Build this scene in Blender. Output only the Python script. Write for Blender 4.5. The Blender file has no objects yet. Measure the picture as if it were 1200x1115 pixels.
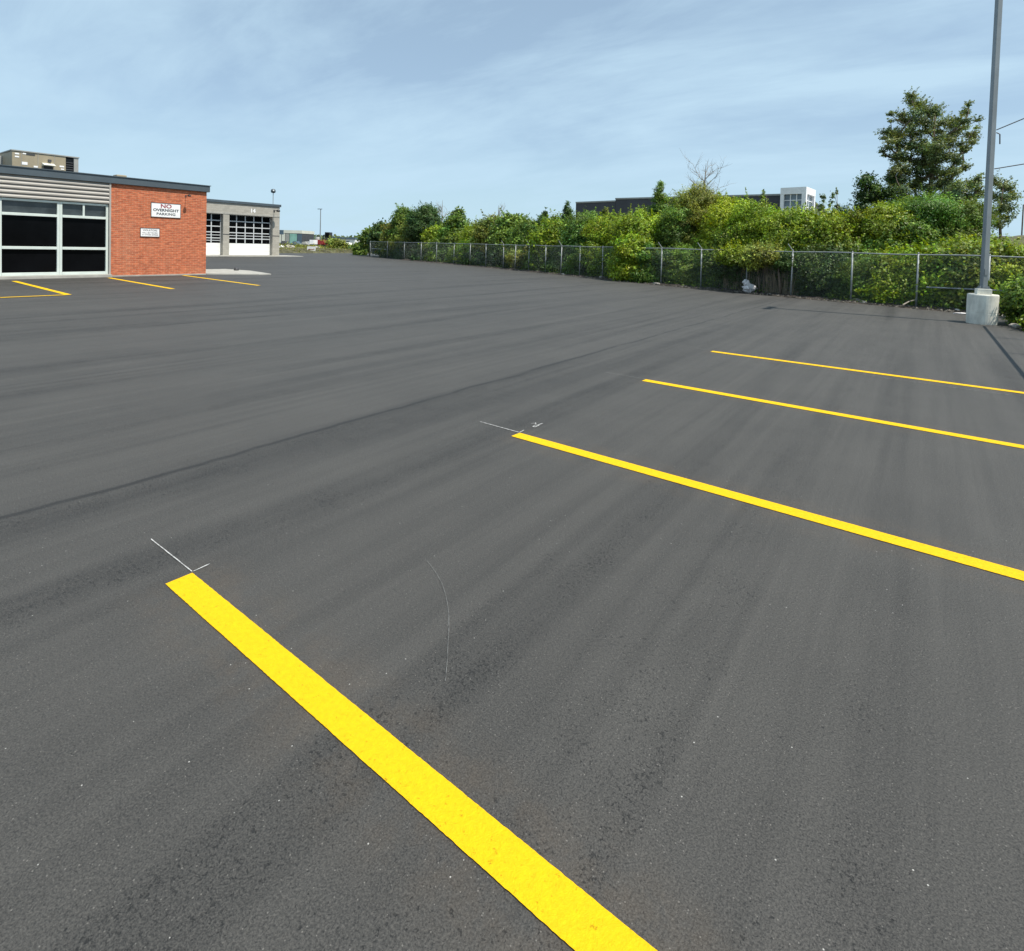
import bpy, math, random
import numpy as np
from mathutils import Vector, Matrix

# ------------------------------------------------------------------ camera, world, sun, exposure
SC = bpy.context.scene
COL = SC.collection
RAD = math.radians
# lens solved from the parking lines, wall edges and the pole (photo frame 1200 x 1115)
F, CX, CY, PITCH, ROLL, YAW, CAMH = 650.774, 610.53, 309.17, 0.03018, 0.028601, 0.633214, 1.64
_c, _s = math.cos(YAW), math.sin(YAW)
_f, _r, _u = Vector((-_s, _c, 0)), Vector((_c, _s, 0)), Vector((0, 0, 1))
FW = _f * math.cos(PITCH) - _u * math.sin(PITCH)
_uu = _f * math.sin(PITCH) + _u * math.cos(PITCH)
RT = _r * math.cos(ROLL) + _uu * math.sin(ROLL)
UP = -_r * math.sin(ROLL) + _uu * math.cos(ROLL)
CAM = Vector((0, 0, CAMH))
cd = bpy.data.cameras.new('camera')
cam = bpy.data.objects.new('camera', cd); COL.objects.link(cam)
cd.sensor_fit = 'HORIZONTAL'; cd.sensor_width = 36.0
cd.lens = 36.0 * F / 1200.0
cd.shift_x = -(CX - 600.0) / 1200.0
cd.shift_y = (CY - 557.5) / 1200.0
cd.clip_start = 0.05; cd.clip_end = 6000
m = Matrix.Identity(4)
for i in range(3):
    m[i][0] = RT[i]; m[i][1] = UP[i]; m[i][2] = -FW[i]; m[i][3] = CAM[i]
cam.matrix_world = m
SC.camera = cam

SUN_ELEV = 60.8
SUN_DIR = Vector((1.0, 0.107, 0)).normalized() * math.cos(RAD(SUN_ELEV)) + Vector((0, 0, math.sin(RAD(SUN_ELEV))))
SUN_ROT = math.atan2(SUN_DIR.x, SUN_DIR.y)
w = bpy.data.worlds.new('World'); SC.world = w; w.use_nodes = True
nt = w.node_tree; nt.nodes.clear()
def N(t, ty, **kw):
    n = t.nodes.new(ty)
    for k, v in kw.items(): setattr(n, k, v)
    return n
sky = N(nt, 'ShaderNodeTexSky', sky_type='NISHITA')
sky.sun_disc = False; sky.sun_elevation = RAD(SUN_ELEV); sky.sun_rotation = SUN_ROT
sky.air_density = 1.0; sky.dust_density = 0.15; sky.ozone_density = 1.0; sky.altitude = 100
tc = N(nt, 'ShaderNodeTexCoord')
# thin cirrus: noise on the sky direction projected on a high flat layer
sep = N(nt, 'ShaderNodeSeparateXYZ'); nt.links.new(tc.outputs['Generated'], sep.inputs[0])
zz = N(nt, 'ShaderNodeMath', operation='ADD'); nt.links.new(sep.outputs[2], zz.inputs[0]); zz.inputs[1].default_value = 0.16
dx = N(nt, 'ShaderNodeMath', operation='DIVIDE'); nt.links.new(sep.outputs[0], dx.inputs[0]); nt.links.new(zz.outputs[0], dx.inputs[1])
dy = N(nt, 'ShaderNodeMath', operation='DIVIDE'); nt.links.new(sep.outputs[1], dy.inputs[0]); nt.links.new(zz.outputs[0], dy.inputs[1])
cb = N(nt, 'ShaderNodeCombineXYZ'); nt.links.new(dx.outputs[0], cb.inputs[0]); nt.links.new(dy.outputs[0], cb.inputs[1])
mp = N(nt, 'ShaderNodeMapping'); nt.links.new(cb.outputs[0], mp.inputs[0])
mp.inputs['Rotation'].default_value = (0, 0, RAD(-62)); mp.inputs['Scale'].default_value = (0.75, 1.35, 1)
n1 = N(nt, 'ShaderNodeTexNoise'); nt.links.new(mp.outputs[0], n1.inputs['Vector'])
n1.inputs['Scale'].default_value = 0.9; n1.inputs['Detail'].default_value = 9; n1.inputs['Roughness'].default_value = 0.56; n1.inputs['Distortion'].default_value = 0.35
n2 = N(nt, 'ShaderNodeTexNoise'); mp2 = N(nt, 'ShaderNodeMapping'); nt.links.new(cb.outputs[0], mp2.inputs[0])
mp2.inputs['Rotation'].default_value = (0, 0, RAD(-48)); mp2.inputs['Scale'].default_value = (0.9, 3.2, 1); nt.links.new(mp2.outputs[0], n2.inputs['Vector'])
n2.inputs['Scale'].default_value = 1.3; n2.inputs['Detail'].default_value = 10; n2.inputs['Roughness'].default_value = 0.68; n2.inputs['Distortion'].default_value = 0.5
nm_ = N(nt, 'ShaderNodeMath', operation='MULTIPLY_ADD'); nt.links.new(n2.outputs['Fac'], nm_.inputs[0]); nm_.inputs[1].default_value = 0.34; nm_.inputs[2].default_value = -0.17
na_ = N(nt, 'ShaderNodeMath', operation='ADD'); nt.links.new(n1.outputs['Fac'], na_.inputs[0]); nt.links.new(nm_.outputs[0], na_.inputs[1])
r1 = N(nt, 'ShaderNodeValToRGB'); nt.links.new(na_.outputs[0], r1.inputs[0])
r1.color_ramp.elements[0].position = 0.38; r1.color_ramp.elements[0].color = (0.44, 0.44, 0.44, 1)
r1.color_ramp.elements[1].position = 0.66; r1.color_ramp.elements[1].color = (0.92, 0.92, 0.92, 1)
mx = N(nt, 'ShaderNodeMix', data_type='RGBA'); nt.links.new(r1.outputs[0], mx.inputs[0])
mx.inputs[7].default_value = (4.6, 6.3, 7.6, 1)
hz_ = N(nt, 'ShaderNodeMapRange'); hz_.interpolation_type = 'SMOOTHERSTEP'; nt.links.new(sep.outputs[2], hz_.inputs[0])
hz_.inputs[1].default_value = -0.02; hz_.inputs[2].default_value = 0.26; hz_.inputs[3].default_value = 0.85; hz_.inputs[4].default_value = 0.0
mh = N(nt, 'ShaderNodeMix', data_type='RGBA'); nt.links.new(hz_.outputs[0], mh.inputs[0]); nt.links.new(sky.outputs[0], mh.inputs[6]); mh.inputs[7].default_value = (3.7, 5.6, 6.8, 1)
nt.links.new(mh.outputs[2], mx.inputs[6])
bg = N(nt, 'ShaderNodeBackground'); nt.links.new(mx.outputs[2], bg.inputs[0]); bg.inputs[1].default_value = 0.092
ow = N(nt, 'ShaderNodeOutputWorld'); nt.links.new(bg.outputs[0], ow.inputs[0])

sd = bpy.data.lights.new('sun', 'SUN'); sd.energy = 4.4; sd.angle = RAD(0.5); sd.color = (1.0, 0.94, 0.84)
so = bpy.data.objects.new('sun', sd); COL.objects.link(so)
so.rotation_euler = (-SUN_DIR).to_track_quat('-Z', 'Y').to_euler(); so.location = (0, 0, 60)
SC.view_settings.view_transform = 'Standard'; SC.view_settings.look = 'None'
SC.view_settings.exposure = 0.42; SC.view_settings.gamma = 1.0
SC.render.engine = 'CYCLES'
SC.cycles.use_denoising = True
SC.cycles.max_bounces = 6; SC.cycles.transparent_max_bounces = 8

# ------------------------------------------------------------------ helpers
def ray(px, py): return (FW * F + RT * (px - CX) + UP * (CY - py))
def on_z(px, py, z=0.0):
    d = ray(px, py); return CAM + d * ((z - CAMH) / d.z)
def on_x(px, py, X):
    d = ray(px, py); return CAM + d * (X / d.x)
def at(px, py, depth):
    return CAM + ray(px, py) * (depth / F)
def ground_dir(px):
    d = ray(px, 290); v = Vector((d.x, d.y, 0)); return v.normalized()
def z_at(px, py, g):
    """height of the point above ground point g that shows at row py"""
    dep = (Vector((g.x, g.y, CAMH)) - CAM).dot(FW)
    p = at(px, py, dep); return p.z

def tag(o, label=None, cat=None, group=None, kind=None):
    if label: o['label'] = label
    if cat: o['category'] = cat
    if group: o['group'] = group
    if kind: o['kind'] = kind
    return o
def empty(name, loc, label, cat, group=None, rz=0):
    o = bpy.data.objects.new(name, None); COL.objects.link(o)
    o.location = loc; o.rotation_euler = (0, 0, rz); o.empty_display_size = 0.3
    return tag(o, label, cat, group)

class MB:
    def __init__(s): s.v = []; s.f = []
    def add(s, vs, fs):
        b = len(s.v); s.v += [tuple(v) for v in vs]; s.f += [tuple(i + b for i in f) for f in fs]; return s
    def box(s, x0, x1, y0, y1, z0, z1):
        return s.add([(x0,y0,z0),(x1,y0,z0),(x1,y1,z0),(x0,y1,z0),(x0,y0,z1),(x1,y0,z1),(x1,y1,z1),(x0,y1,z1)],
                     [(3,2,1,0),(4,5,6,7),(0,1,5,4),(1,2,6,5),(2,3,7,6),(3,0,4,7)])
    def quad(s, a, b, c, d): return s.add([a, b, c, d], [(0,1,2,3)])
    def tube(s, pts, rad, n=8, caps=True):
        pts = [Vector(p) for p in pts]
        if not hasattr(rad, '__len__'): rad = [rad] * len(pts)
        b = len(s.v); ref = None
        for i, p in enumerate(pts):
            t = (pts[min(i+1, len(pts)-1)] - pts[max(i-1, 0)])
            t = t.normalized() if t.length > 1e-9 else Vector((0,0,1))
            if ref is None: ref = t.orthogonal().normalized()
            a = (ref - t * ref.dot(t)); a = a.normalized() if a.length > 1e-6 else t.orthogonal().normalized()
            ref = a; c = t.cross(a)
            for k in range(n):
                th = 2*math.pi*k/n
                s.v.append(tuple(p + (a*math.cos(th) + c*math.sin(th)) * rad[i]))
        for i in range(len(pts)-1):
            for k in range(n):
                k2 = (k+1) % n
                s.f.append((b+i*n+k, b+i*n+k2, b+(i+1)*n+k2, b+(i+1)*n+k))
        if caps:
            s.f.append(tuple(b+k for k in range(n))[::-1]); s.f.append(tuple(b+(len(pts)-1)*n+k for k in range(n)))
        return s
    def lathe(s, prof, n=32, c=(0,0,0)):
        b = len(s.v)
        for r, z in prof:
            for k in range(n):
                th = 2*math.pi*k/n; s.v.append((c[0]+r*math.cos(th), c[1]+r*math.sin(th), c[2]+z))
        for i in range(len(prof)-1):
            for k in range(n):
                k2 = (k+1) % n; s.f.append((b+i*n+k, b+i*n+k2, b+(i+1)*n+k2, b+(i+1)*n+k))
        s.f.append(tuple(b+k for k in range(n))[::-1]); s.f.append(tuple(b+(len(prof)-1)*n+k for k in range(n)))
        return s
    def prism(s, poly, z0, z1):
        n = len(poly); vs = [(x, y, z0) for x, y in poly] + [(x, y, z1) for x, y in poly]
        fs = [tuple(range(n))[::-1], tuple(range(n, 2*n))] + [(i, (i+1) % n, n+(i+1) % n, n+i) for i in range(n)]
        return s.add(vs, fs)
    def build(s, name, mat, parent=None, loc=None, smooth=False, bevel=0, rot=None):
        me = bpy.data.meshes.new(name); me.from_pydata(s.v, [], s.f); me.validate(); me.update()
        o = bpy.data.objects.new(name, me); COL.objects.link(o); me.materials.append(mat)
        if loc is not None: o.location = loc
        if rot is not None: o.rotation_euler = rot
        if parent is not None: o.parent = parent
        if smooth:
            for p in me.polygons: p.use_smooth = True
        if bevel:
            b = o.modifiers.new('bevel', 'BEVEL'); b.width = bevel; b.segments = 2; b.limit_method = 'ANGLE'; b.angle_limit = RAD(40)
        return o

def newmat(name):
    mt = bpy.data.materials.new(name); mt.use_nodes = True
    t = mt.node_tree; b = t.nodes['Principled BSDF']; return mt, t, b
def val(t, op, a, b=None, c=None, clamp=False):
    n = N(t, 'ShaderNodeMath', operation=op); n.use_clamp = clamp
    for i, x in enumerate((a, b, c)):
        if x is None: continue
        if isinstance(x, (int, float)): n.inputs[i].default_value = x
        else: t.links.new(x, n.inputs[i])
    return n.outputs[0]
def mixc(t, fac, a, b, mode='MIX'):
    n = N(t, 'ShaderNodeMix', data_type='RGBA', blend_type=mode)
    for i, x in ((0, fac), (6, a), (7, b)):
        if isinstance(x, (int, float)): n.inputs[i].default_value = x
        elif isinstance(x, tuple): n.inputs[i].default_value = (*x[:3], 1)
        else: t.links.new(x, n.inputs[i])
    return n.outputs[2]
def noise(t, vec, scale, detail=4, rough=0.55, dist=0):
    n = N(t, 'ShaderNodeTexNoise'); n.inputs['Scale'].default_value = scale; n.inputs['Detail'].default_value = detail
    n.inputs['Roughness'].default_value = rough; n.inputs['Distortion'].default_value = dist
    if vec is not None: t.links.new(vec, n.inputs['Vector'])
    return n.outputs['Fac']
def mapping(t, vec, scale=(1,1,1), loc=(0,0,0), rot=(0,0,0)):
    n = N(t, 'ShaderNodeMapping'); t.links.new(vec, n.inputs[0])
    n.inputs['Scale'].default_value = scale; n.inputs['Location'].default_value = loc; n.inputs['Rotation'].default_value = rot
    return n.outputs[0]
def ramp(t, fac, lo, hi, a=0.0, b=1.0):
    n = N(t, 'ShaderNodeMapRange'); n.interpolation_type = 'SMOOTHSTEP'
    t.links.new(fac, n.inputs[0]); n.inputs[1].default_value = lo; n.inputs[2].default_value = hi
    n.inputs[3].default_value = a; n.inputs[4].default_value = b
    return n.outputs[0]
def bump(t, b, h, strength=0.3, dist=0.01):
    n = N(t, 'ShaderNodeBump'); n.inputs['Strength'].default_value = strength; n.inputs['Distance'].default_value = dist
    t.links.new(h, n.inputs['Height']); t.links.new(n.outputs[0], b.inputs['Normal'])
def objco(t): return N(t, 'ShaderNodeTexCoord').outputs['Object']

def simple(name, col, rough=0.6, metal=0.0, var=0.12, scale=3.0, bumpv=0.0, spec=None, stretch=(1,1,1)):
    mt, t, b = newmat(name)
    co = mapping(t, objco(t), stretch)
    n = noise(t, co, scale, 6, 0.6)
    v = ramp(t, n, 0.3, 0.7, 1-var, 1+var)
    cc = N(t, 'ShaderNodeCombineColor'); 
    for i in range(3): t.links.new(v, cc.inputs[i])
    c = mixc(t, 1.0, col, cc.outputs[0], 'MULTIPLY')
    t.links.new(c, b.inputs['Base Color']); b.inputs['Roughness'].default_value = rough; b.inputs['Metallic'].default_value = metal
    if spec is not None: b.inputs['Specular IOR Level'].default_value = spec
    if bumpv: bump(t, b, noise(t, co, scale*8, 4), bumpv, 0.01)
    return mt

# ------------------------------------------------------------------ materials of the ground
def mat_asphalt():
    mt, t, b = newmat('asphalt')
    co = objco(t)
    sp = N(t, 'ShaderNodeSeparateXYZ'); t.links.new(co, sp.inputs[0]); X, Y = sp.outputs[0], sp.outputs[1]
    big = noise(t, co, 0.12, 4, 0.6)
    mott = noise(t, co, 1.3, 5, 0.6)
    st1 = noise(t, mapping(t, co, (3.2, 0.16, 1)), 1.0, 5, 0.6, 0.25)
    st2 = noise(t, mapping(t, co, (11.0, 0.22, 1)), 1.0, 4, 0.6, 0.2)
    band = noise(t, mapping(t, co, (1.5, 0.07, 1), (3.7, 0, 0)), 1.0, 3, 0.5, 0.3)
    bandm = ramp(t, band, 0.47, 0.66)
    fine = noise(t, co, 170, 3, 0.8)
    mid = noise(t, co, 70, 4, 0.7)
    pitn = noise(t, co, 46, 5, 0.66)
    pitth = val(t, 'ADD', ramp(t, noise(t, co, 4.0, 3), 0.35, 0.7, 0.0, 0.05), val(t, 'MULTIPLY', bandm, 0.085))
    near = val(t, 'MULTIPLY', ramp(t, val(t, 'ABSOLUTE', val(t, 'ADD', X, 0.80)), 0.45, 0.05), 0.055)
    pitth = val(t, 'ADD', pitth, near)
    pit = ramp(t, val(t, 'ADD', pitn, pitth), 0.70, 0.76)
    pit2 = ramp(t, val(t, 'ADD', noise(t, co, 95, 4, 0.7), pitth), 0.68, 0.74)
    pit = val(t, 'MAXIMUM', pit, val(t, 'MULTIPLY', pit2, 0.8))
    # light aggregate chips
    vo = N(t, 'ShaderNodeTexVoronoi'); vo.inputs['Scale'].default_value = 30; t.links.new(co, vo.inputs['Vector'])
    chips = val(t, 'MULTIPLY', ramp(t, vo.outputs['Distance'], 0.085, 0.05), 
                ramp(t, N(t, 'ShaderNodeSeparateColor').outputs[0], 0.0, 1.0) if False else val(t, 'GREATER_THAN', _sepr(t, vo.outputs['Color']), 0.93))
    vo2 = N(t, 'ShaderNodeTexVoronoi'); vo2.inputs['Scale'].default_value = 120; t.links.new(co, vo2.inputs['Vector'])
    chips2 = val(t, 'MULTIPLY', ramp(t, vo2.outputs['Distance'], 0.3, 0.15), val(t, 'GREATER_THAN', _sepr(t, vo2.outputs['Color']), 0.93))
    v = val(t, 'ADD', 0.045, val(t, 'MULTIPLY', val(t, 'SUBTRACT', big, 0.5), 0.020))
    v = val(t, 'ADD', v, val(t, 'MULTIPLY', val(t, 'SUBTRACT', st1, 0.5), 0.030))
    v = val(t, 'ADD', v, val(t, 'MULTIPLY', val(t, 'SUBTRACT', st2, 0.5), 0.032))
    v = val(t, 'ADD', v, val(t, 'MULTIPLY', val(t, 'SUBTRACT', mott, 0.5), 0.022))
    v = val(t, 'SUBTRACT', v, val(t, 'MULTIPLY', bandm, 0.012))
    v = val(t, 'ADD', v, val(t, 'MULTIPLY', val(t, 'SUBTRACT', mid, 0.5), 0.045))
    v = val(t, 'ADD', v, val(t, 'MULTIPLY', val(t, 'SUBTRACT', fine, 0.5), 0.19))
    # joints between paver passes (lines of constant x), wandering and broken
    wob = val(t, 'MULTIPLY', val(t, 'SUBTRACT', noise(t, mapping(t, co, (0.2, 0.8, 1)), 1.0, 4, 0.6), 0.5), 0.22)
    def joint(x0, hw, lo, hi, s):
        d = val(t, 'ABSOLUTE', val(t, 'ADD', val(t, 'SUBTRACT', X, x0), wob))
        g = noise(t, mapping(t, co, (6, 1.1, 1), (x0, x0, 0)), 1.0, 5, 0.7)
        return val(t, 'MULTIPLY', val(t, 'MULTIPLY', ramp(t, d, hw, hw*0.15), ramp(t, g, lo, hi)), s)
    j = val(t, 'MAXIMUM', joint(-4.2, 0.042, 0.28, 0.55, 0.75), joint(-0.80, 0.16, 0.42, 0.66, 0.20))
    j = val(t, 'MAXIMUM', j, joint(-7.9, 0.07, 0.45, 0.65, 0.32))
    j = val(t, 'MAXIMUM', j, joint(-11.6, 0.10, 0.42, 0.62, 0.30))
    j = val(t, 'MAXIMUM', j, joint(-16.5, 0.12, 0.42, 0.62, 0.30))
    v = val(t, 'MULTIPLY', v, val(t, 'SUBTRACT', 1.0, j))
    v = val(t, 'MULTIPLY', v, val(t, 'SUBTRACT', 1.0, val(t, 'MULTIPLY', pit, 0.62)))
    v = val(t, 'ADD', v, val(t, 'MULTIPLY', chips2, 0.10))
    v = val(t, 'MAXIMUM', v, 0.012)
    cc = N(t, 'ShaderNodeCombineColor')
    t.links.new(val(t, 'MULTIPLY', v, 1.05), cc.inputs[0]); t.links.new(val(t, 'MULTIPLY', v, 0.99), cc.inputs[1]); t.links.new(val(t, 'MULTIPLY', v, 0.89), cc.inputs[2])
    c = mixc(t, val(t, 'MULTIPLY', chips, 0.8), cc.outputs[0], (0.5, 0.49, 0.46))
    # overspray dust along the painted lines
    d = val(t, 'ABSOLUTE', val(t, 'SUBTRACT', val(t, 'MODULO', val(t, 'ADD', Y, 2.7*10 - 1.16 + 1.35), 2.7), 1.35))
    ov = val(t, 'MULTIPLY', ramp(t, d, 0.34, 0.05), val(t, 'MULTIPLY', ramp(t, X, -3.0, -2.75), ramp(t, Y, 11.0, 10.0)))
    ov = val(t, 'MULTIPLY', ov, ramp(t, noise(t, co, 5, 5, 0.7), 0.35, 0.7, 0.0, 0.10))
    c = mixc(t, ov, c, (0.22, 0.13, 0.05))
    t.links.new(c, b.inputs['Base Color'])
    b.inputs['Roughness'].default_value = 0.70
    b.inputs['Specular IOR Level'].default_value = 0.62
    h = val(t, 'ADD', val(t, 'MULTIPLY', fine, 0.5), val(t, 'MULTIPLY', mid, 0.8))
    h = val(t, 'SUBTRACT', h, val(t, 'MULTIPLY', pit, 0.9))
    h = val(t, 'ADD', h, val(t, 'MULTIPLY', st1, 0.8))
    bump(t, b, h, 0.8, 0.008)
    return mt
def _sepr(t, c):
    n = N(t, 'ShaderNodeSeparateColor'); t.links.new(c, n.inputs[0]); return n.outputs[0]

def mat_paint():
    mt, t, b = newmat('yellow_paint'); co = objco(t)
    v = ramp(t, noise(t, co, 45, 5, 0.7), 0.25, 0.75, 0.90, 1.06)
    cc = N(t, 'ShaderNodeCombineColor'); [t.links.new(v, cc.inputs[i]) for i in range(3)]
    c = mixc(t, 1.0, (0.76, 0.455, 0.0), cc.outputs[0], 'MULTIPLY')
    pit = ramp(t, noise(t, co, 60, 5, 0.7), 0.62, 0.70)
    c = mixc(t, val(t, 'MULTIPLY', pit, 0.45), c, (0.22, 0.13, 0.01))
    t.links.new(c, b.inputs['Base Color']); b.inputs['Roughness'].default_value = 0.7; b.inputs['Specular IOR Level'].default_value = 0.25
    h = val(t, 'ADD', val(t, 'ADD', noise(t, co, 170, 3, 0.8), noise(t, co, 70, 4, 0.7)), val(t, 'MULTIPLY', pit, -1.2)); bump(t, b, h, 0.6, 0.006)
    return mt

def mat_ground():
    mt, t, b = newmat('rough_ground'); co = objco(t)
    n1 = noise(t, co, 0.35, 6, 0.65); n2 = noise(t, co, 6, 6, 0.7)
    c = mixc(t, ramp(t, n1, 0.35, 0.6), (0.10, 0.075, 0.05), (0.075, 0.10, 0.03))
    c = mixc(t, ramp(t, n2, 0.35, 0.7), c, (0.16, 0.14, 0.10))
    t.links.new(c, b.inputs['Base Color']); b.inputs['Roughness'].default_value = 0.95
    bump(t, b, n2, 0.8, 0.05); return mt

def mat_brick():
    mt, t, b = newmat('red_brick'); co = objco(t)
    sp = N(t, 'ShaderNodeSeparateXYZ'); t.links.new(co, sp.inputs[0])
    cb = N(t, 'ShaderNodeCombineXYZ'); t.links.new(val(t, 'ADD', sp.outputs[1], sp.outputs[0]), cb.inputs[0]); t.links.new(sp.outputs[2], cb.inputs[1])
    br = N(t, 'ShaderNodeTexBrick'); t.links.new(cb.outputs[0], br.inputs['Vector'])
    br.inputs['Scale'].default_value = 1.0; br.inputs['Brick Width'].default_value = 0.21; br.inputs['Row Height'].default_value = 0.076
    br.inputs['Mortar Size'].default_value = 0.007; br.inputs['Mortar Smooth'].default_value = 0.2; br.inputs['Bias'].default_value = -0.1
    br.inputs['Color1'].default_value = (0.47, 0.130, 0.056, 1); br.inputs['Color2'].default_value = (0.38, 0.096, 0.044, 1)
    br.inputs['Mortar'].default_value = (0.50, 0.25, 0.15, 1)
    n = noise(t, mapping(t, cb.outputs[0], (4.9, 13, 1)), 1.0, 2, 0.5)
    v = ramp(t, n, 0.3, 0.7, 0.80, 1.25); cc = N(t, 'ShaderNodeCombineColor'); [t.links.new(v, cc.inputs[i]) for i in range(3)]
    c = mixc(t, 1.0, br.outputs['Color'], cc.outputs[0], 'MULTIPLY')
    st = noise(t, mapping(t, co, (1, 1, 0.35)), 1.1, 5, 0.6)
    c = mixc(t, ramp(t, st, 0.5, 0.75, 0, 0.22), c, (0.48, 0.27, 0.17))
    t.links.new(c, b.inputs['Base Color']); b.inputs['Roughness'].default_value = 0.9
    h = val(t, 'SUBTRACT', val(t, 'MULTIPLY', noise(t, co, 40, 3), 0.3), br.outputs['Fac']); bump(t, b, h, 0.7, 0.008)
    return mt

def mat_block():
    mt, t, b = newmat('concrete_block'); co = objco(t)
    sp = N(t, 'ShaderNodeSeparateXYZ'); t.links.new(co, sp.inputs[0])
    cb = N(t, 'ShaderNodeCombineXYZ'); t.links.new(val(t, 'ADD', sp.outputs[1], sp.outputs[0]), cb.inputs[0]); t.links.new(sp.outputs[2], cb.inputs[1])
    br = N(t, 'ShaderNodeTexBrick'); t.links.new(cb.outputs[0], br.inputs['Vector'])
    br.inputs['Scale'].default_value = 1.0; br.inputs['Brick Width'].default_value = 0.4; br.inputs['Row Height'].default_value = 0.2
    br.inputs['Mortar Size'].default_value = 0.008
    br.inputs['Color1'].default_value = (0.40, 0.38, 0.33, 1); br.inputs['Color2'].default_value = (0.33, 0.315, 0.275, 1)
    br.inputs['Mortar'].default_value = (0.30, 0.285, 0.25, 1)
    c = mixc(t, ramp(t, noise(t, mapping(t, co, (1,1,0.3)), 0.9, 5, 0.65), 0.4, 0.75, 0, 0.35), br.outputs['Color'], (0.27, 0.25, 0.21))
    t.links.new(c, b.inputs['Base Color']); b.inputs['Roughness'].default_value = 0.92
    bump(t, b, noise(t, co, 30, 4), 0.5, 0.01); return mt

def mat_leaf(name, col, hue=0.10):
    mt, t, b = newmat(name)
    at_ = N(t, 'ShaderNodeAttribute'); at_.attribute_name = 'tint'
    c = mixc(t, 1.0, col, at_.outputs['Color'], 'MULTIPLY')
    t.links.new(c, b.inputs['Base Color']); b.inputs['Roughness'].default_value = 0.5; b.inputs['Specular IOR Level'].default_value = 0.35
    tr = N(t, 'ShaderNodeBsdfTranslucent')
    c2 = mixc(t, 1.0, c, (1.25, 1.15, 0.35), 'MULTIPLY'); t.links.new(c2, tr.inputs[0])
    ms = N(t, 'ShaderNodeMixShader'); ms.inputs[0].default_value = 0.33
    out = t.nodes['Material Output']
    t.links.new(b.outputs[0], ms.inputs[1]); t.links.new(tr.outputs[0], ms.inputs[2]); t.links.new(ms.outputs[0], out.inputs[0])
    return mt

M = {}
M['asphalt'] = mat_asphalt(); M['paint'] = mat_paint(); M['ground'] = mat_ground(); M['brick'] = mat_brick(); M['block'] = mat_block()
M['chalk'] = simple('white_chalk', (0.40, 0.40, 0.39), 0.9, var=0.45, scale=40)
M['chalk_faint'] = simple('faint_chalk', (0.15, 0.15, 0.145), 0.9, var=0.5, scale=30)
M['concrete'] = simple('concrete', (0.36, 0.35, 0.315), 0.9, var=0.14, scale=2.5, bumpv=0.3)
M['concrete_base'] = simple('cast_concrete', (0.66, 0.645, 0.57), 0.88, var=0.2, scale=5, bumpv=0.25, stretch=(1, 1, 0.45))
M['flash'] = simple('slate_flashing', (0.075, 0.098, 0.115), 0.5, 0.2, var=0.1, scale=1.5)
M['siding'] = simple('grey_siding', (0.36, 0.34, 0.31), 0.5, 0.0, var=0.06, scale=1.5)
M['alu'] = simple('pale_aluminium', (0.60, 0.66, 0.62), 0.45, 0.05, var=0.06, scale=3)
M['white_door'] = simple('white_door', (0.80, 0.80, 0.78), 0.5, var=0.04, scale=2)
M['door_frame'] = simple('door_muntin', (0.52, 0.54, 0.55), 0.5, var=0.04, scale=2)
M['galv'] = simple('galvanised_steel', (0.31, 0.33, 0.33), 0.5, 0.35, var=0.18, scale=8)
M['pole'] = simple('pole_steel', (0.24, 0.265, 0.28), 0.5, 0.3, var=0.12, scale=3, stretch=(1, 1, 0.4))
M['wire'] = simple('fence_wire', (0.27, 0.31, 0.28), 0.55, 0.3, var=0.1, scale=4)
M['black'] = simple('black_metal', (0.015, 0.015, 0.017), 0.5, var=0.2, scale=4)
M['dark'] = simple('dark_grey', (0.05, 0.052, 0.058), 0.6, var=0.2, scale=2)
M['tan'] = simple('tan_metal', (0.30, 0.255, 0.175), 0.6, 0.0, var=0.1, scale=2)
M['tangrey'] = simple('grey_metal', (0.30, 0.30, 0.28), 0.6, 0.1, var=0.1, scale=2)
M['white'] = simple('white_paint', (0.80, 0.80, 0.80), 0.5, var=0.05, scale=2)
M['cream'] = simple('cream_panel', (0.62, 0.62, 0.54), 0.6, var=0.08, scale=0.6)
M['charcoal'] = simple('charcoal_cladding', (0.052, 0.053, 0.062), 0.7, var=0.16, scale=0.25, stretch=(1, 1, 0.2))
M['red'] = simple('red_paint', (0.27, 0.03, 0.025), 0.45, var=0.15, scale=2)
M['redletter'] = simple('red_letters', (0.28, 0.03, 0.04), 0.6, var=0.05)
M['darkletter'] = simple('dark_letters', (0.025, 0.04, 0.05), 0.6, var=0.05)
M['mint'] = simple('mint_glass', (0.22, 0.42, 0.36), 0.25, var=0.2, scale=0.5)
M['blueband'] = simple('blue_grey_band', (0.07, 0.11, 0.15), 0.5, var=0.1)
M['bark'] = simple('bark', (0.13, 0.10, 0.075), 0.9, var=0.3, scale=6, bumpv=0.5)
M['deadwood'] = simple('dead_twigs', (0.27, 0.235, 0.20), 0.9, var=0.25, scale=5)
M['drystem'] = simple('dry_stems', (0.26, 0.20, 0.125), 0.9, var=0.35, scale=5)
M['rock'] = simple('rock', (0.33, 0.30, 0.26), 0.9, var=0.35, scale=6, bumpv=0.6)
M['gravel'] = simple('dirty_gravel', (0.13, 0.115, 0.095), 0.95, var=0.6, scale=3)
M['rubber'] = simple('rubber', (0.02, 0.02, 0.02), 0.8, var=0.1)
M['soil'] = simple('dark_soil', (0.045, 0.035, 0.027), 0.95, var=0.4, scale=5, bumpv=0.8)
M['bank'] = simple('olive_bank', (0.085, 0.082, 0.042), 0.95, var=0.4, scale=1.2, bumpv=0.6)
M['plastic'] = simple('crumpled_plastic', (0.66, 0.63, 0.62), 0.5, var=0.25, scale=14)
M['glassdark'] = simple('dark_glass', (0.003, 0.0033, 0.004), 0.10, var=0.3, scale=1.0, spec=0.05)
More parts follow.
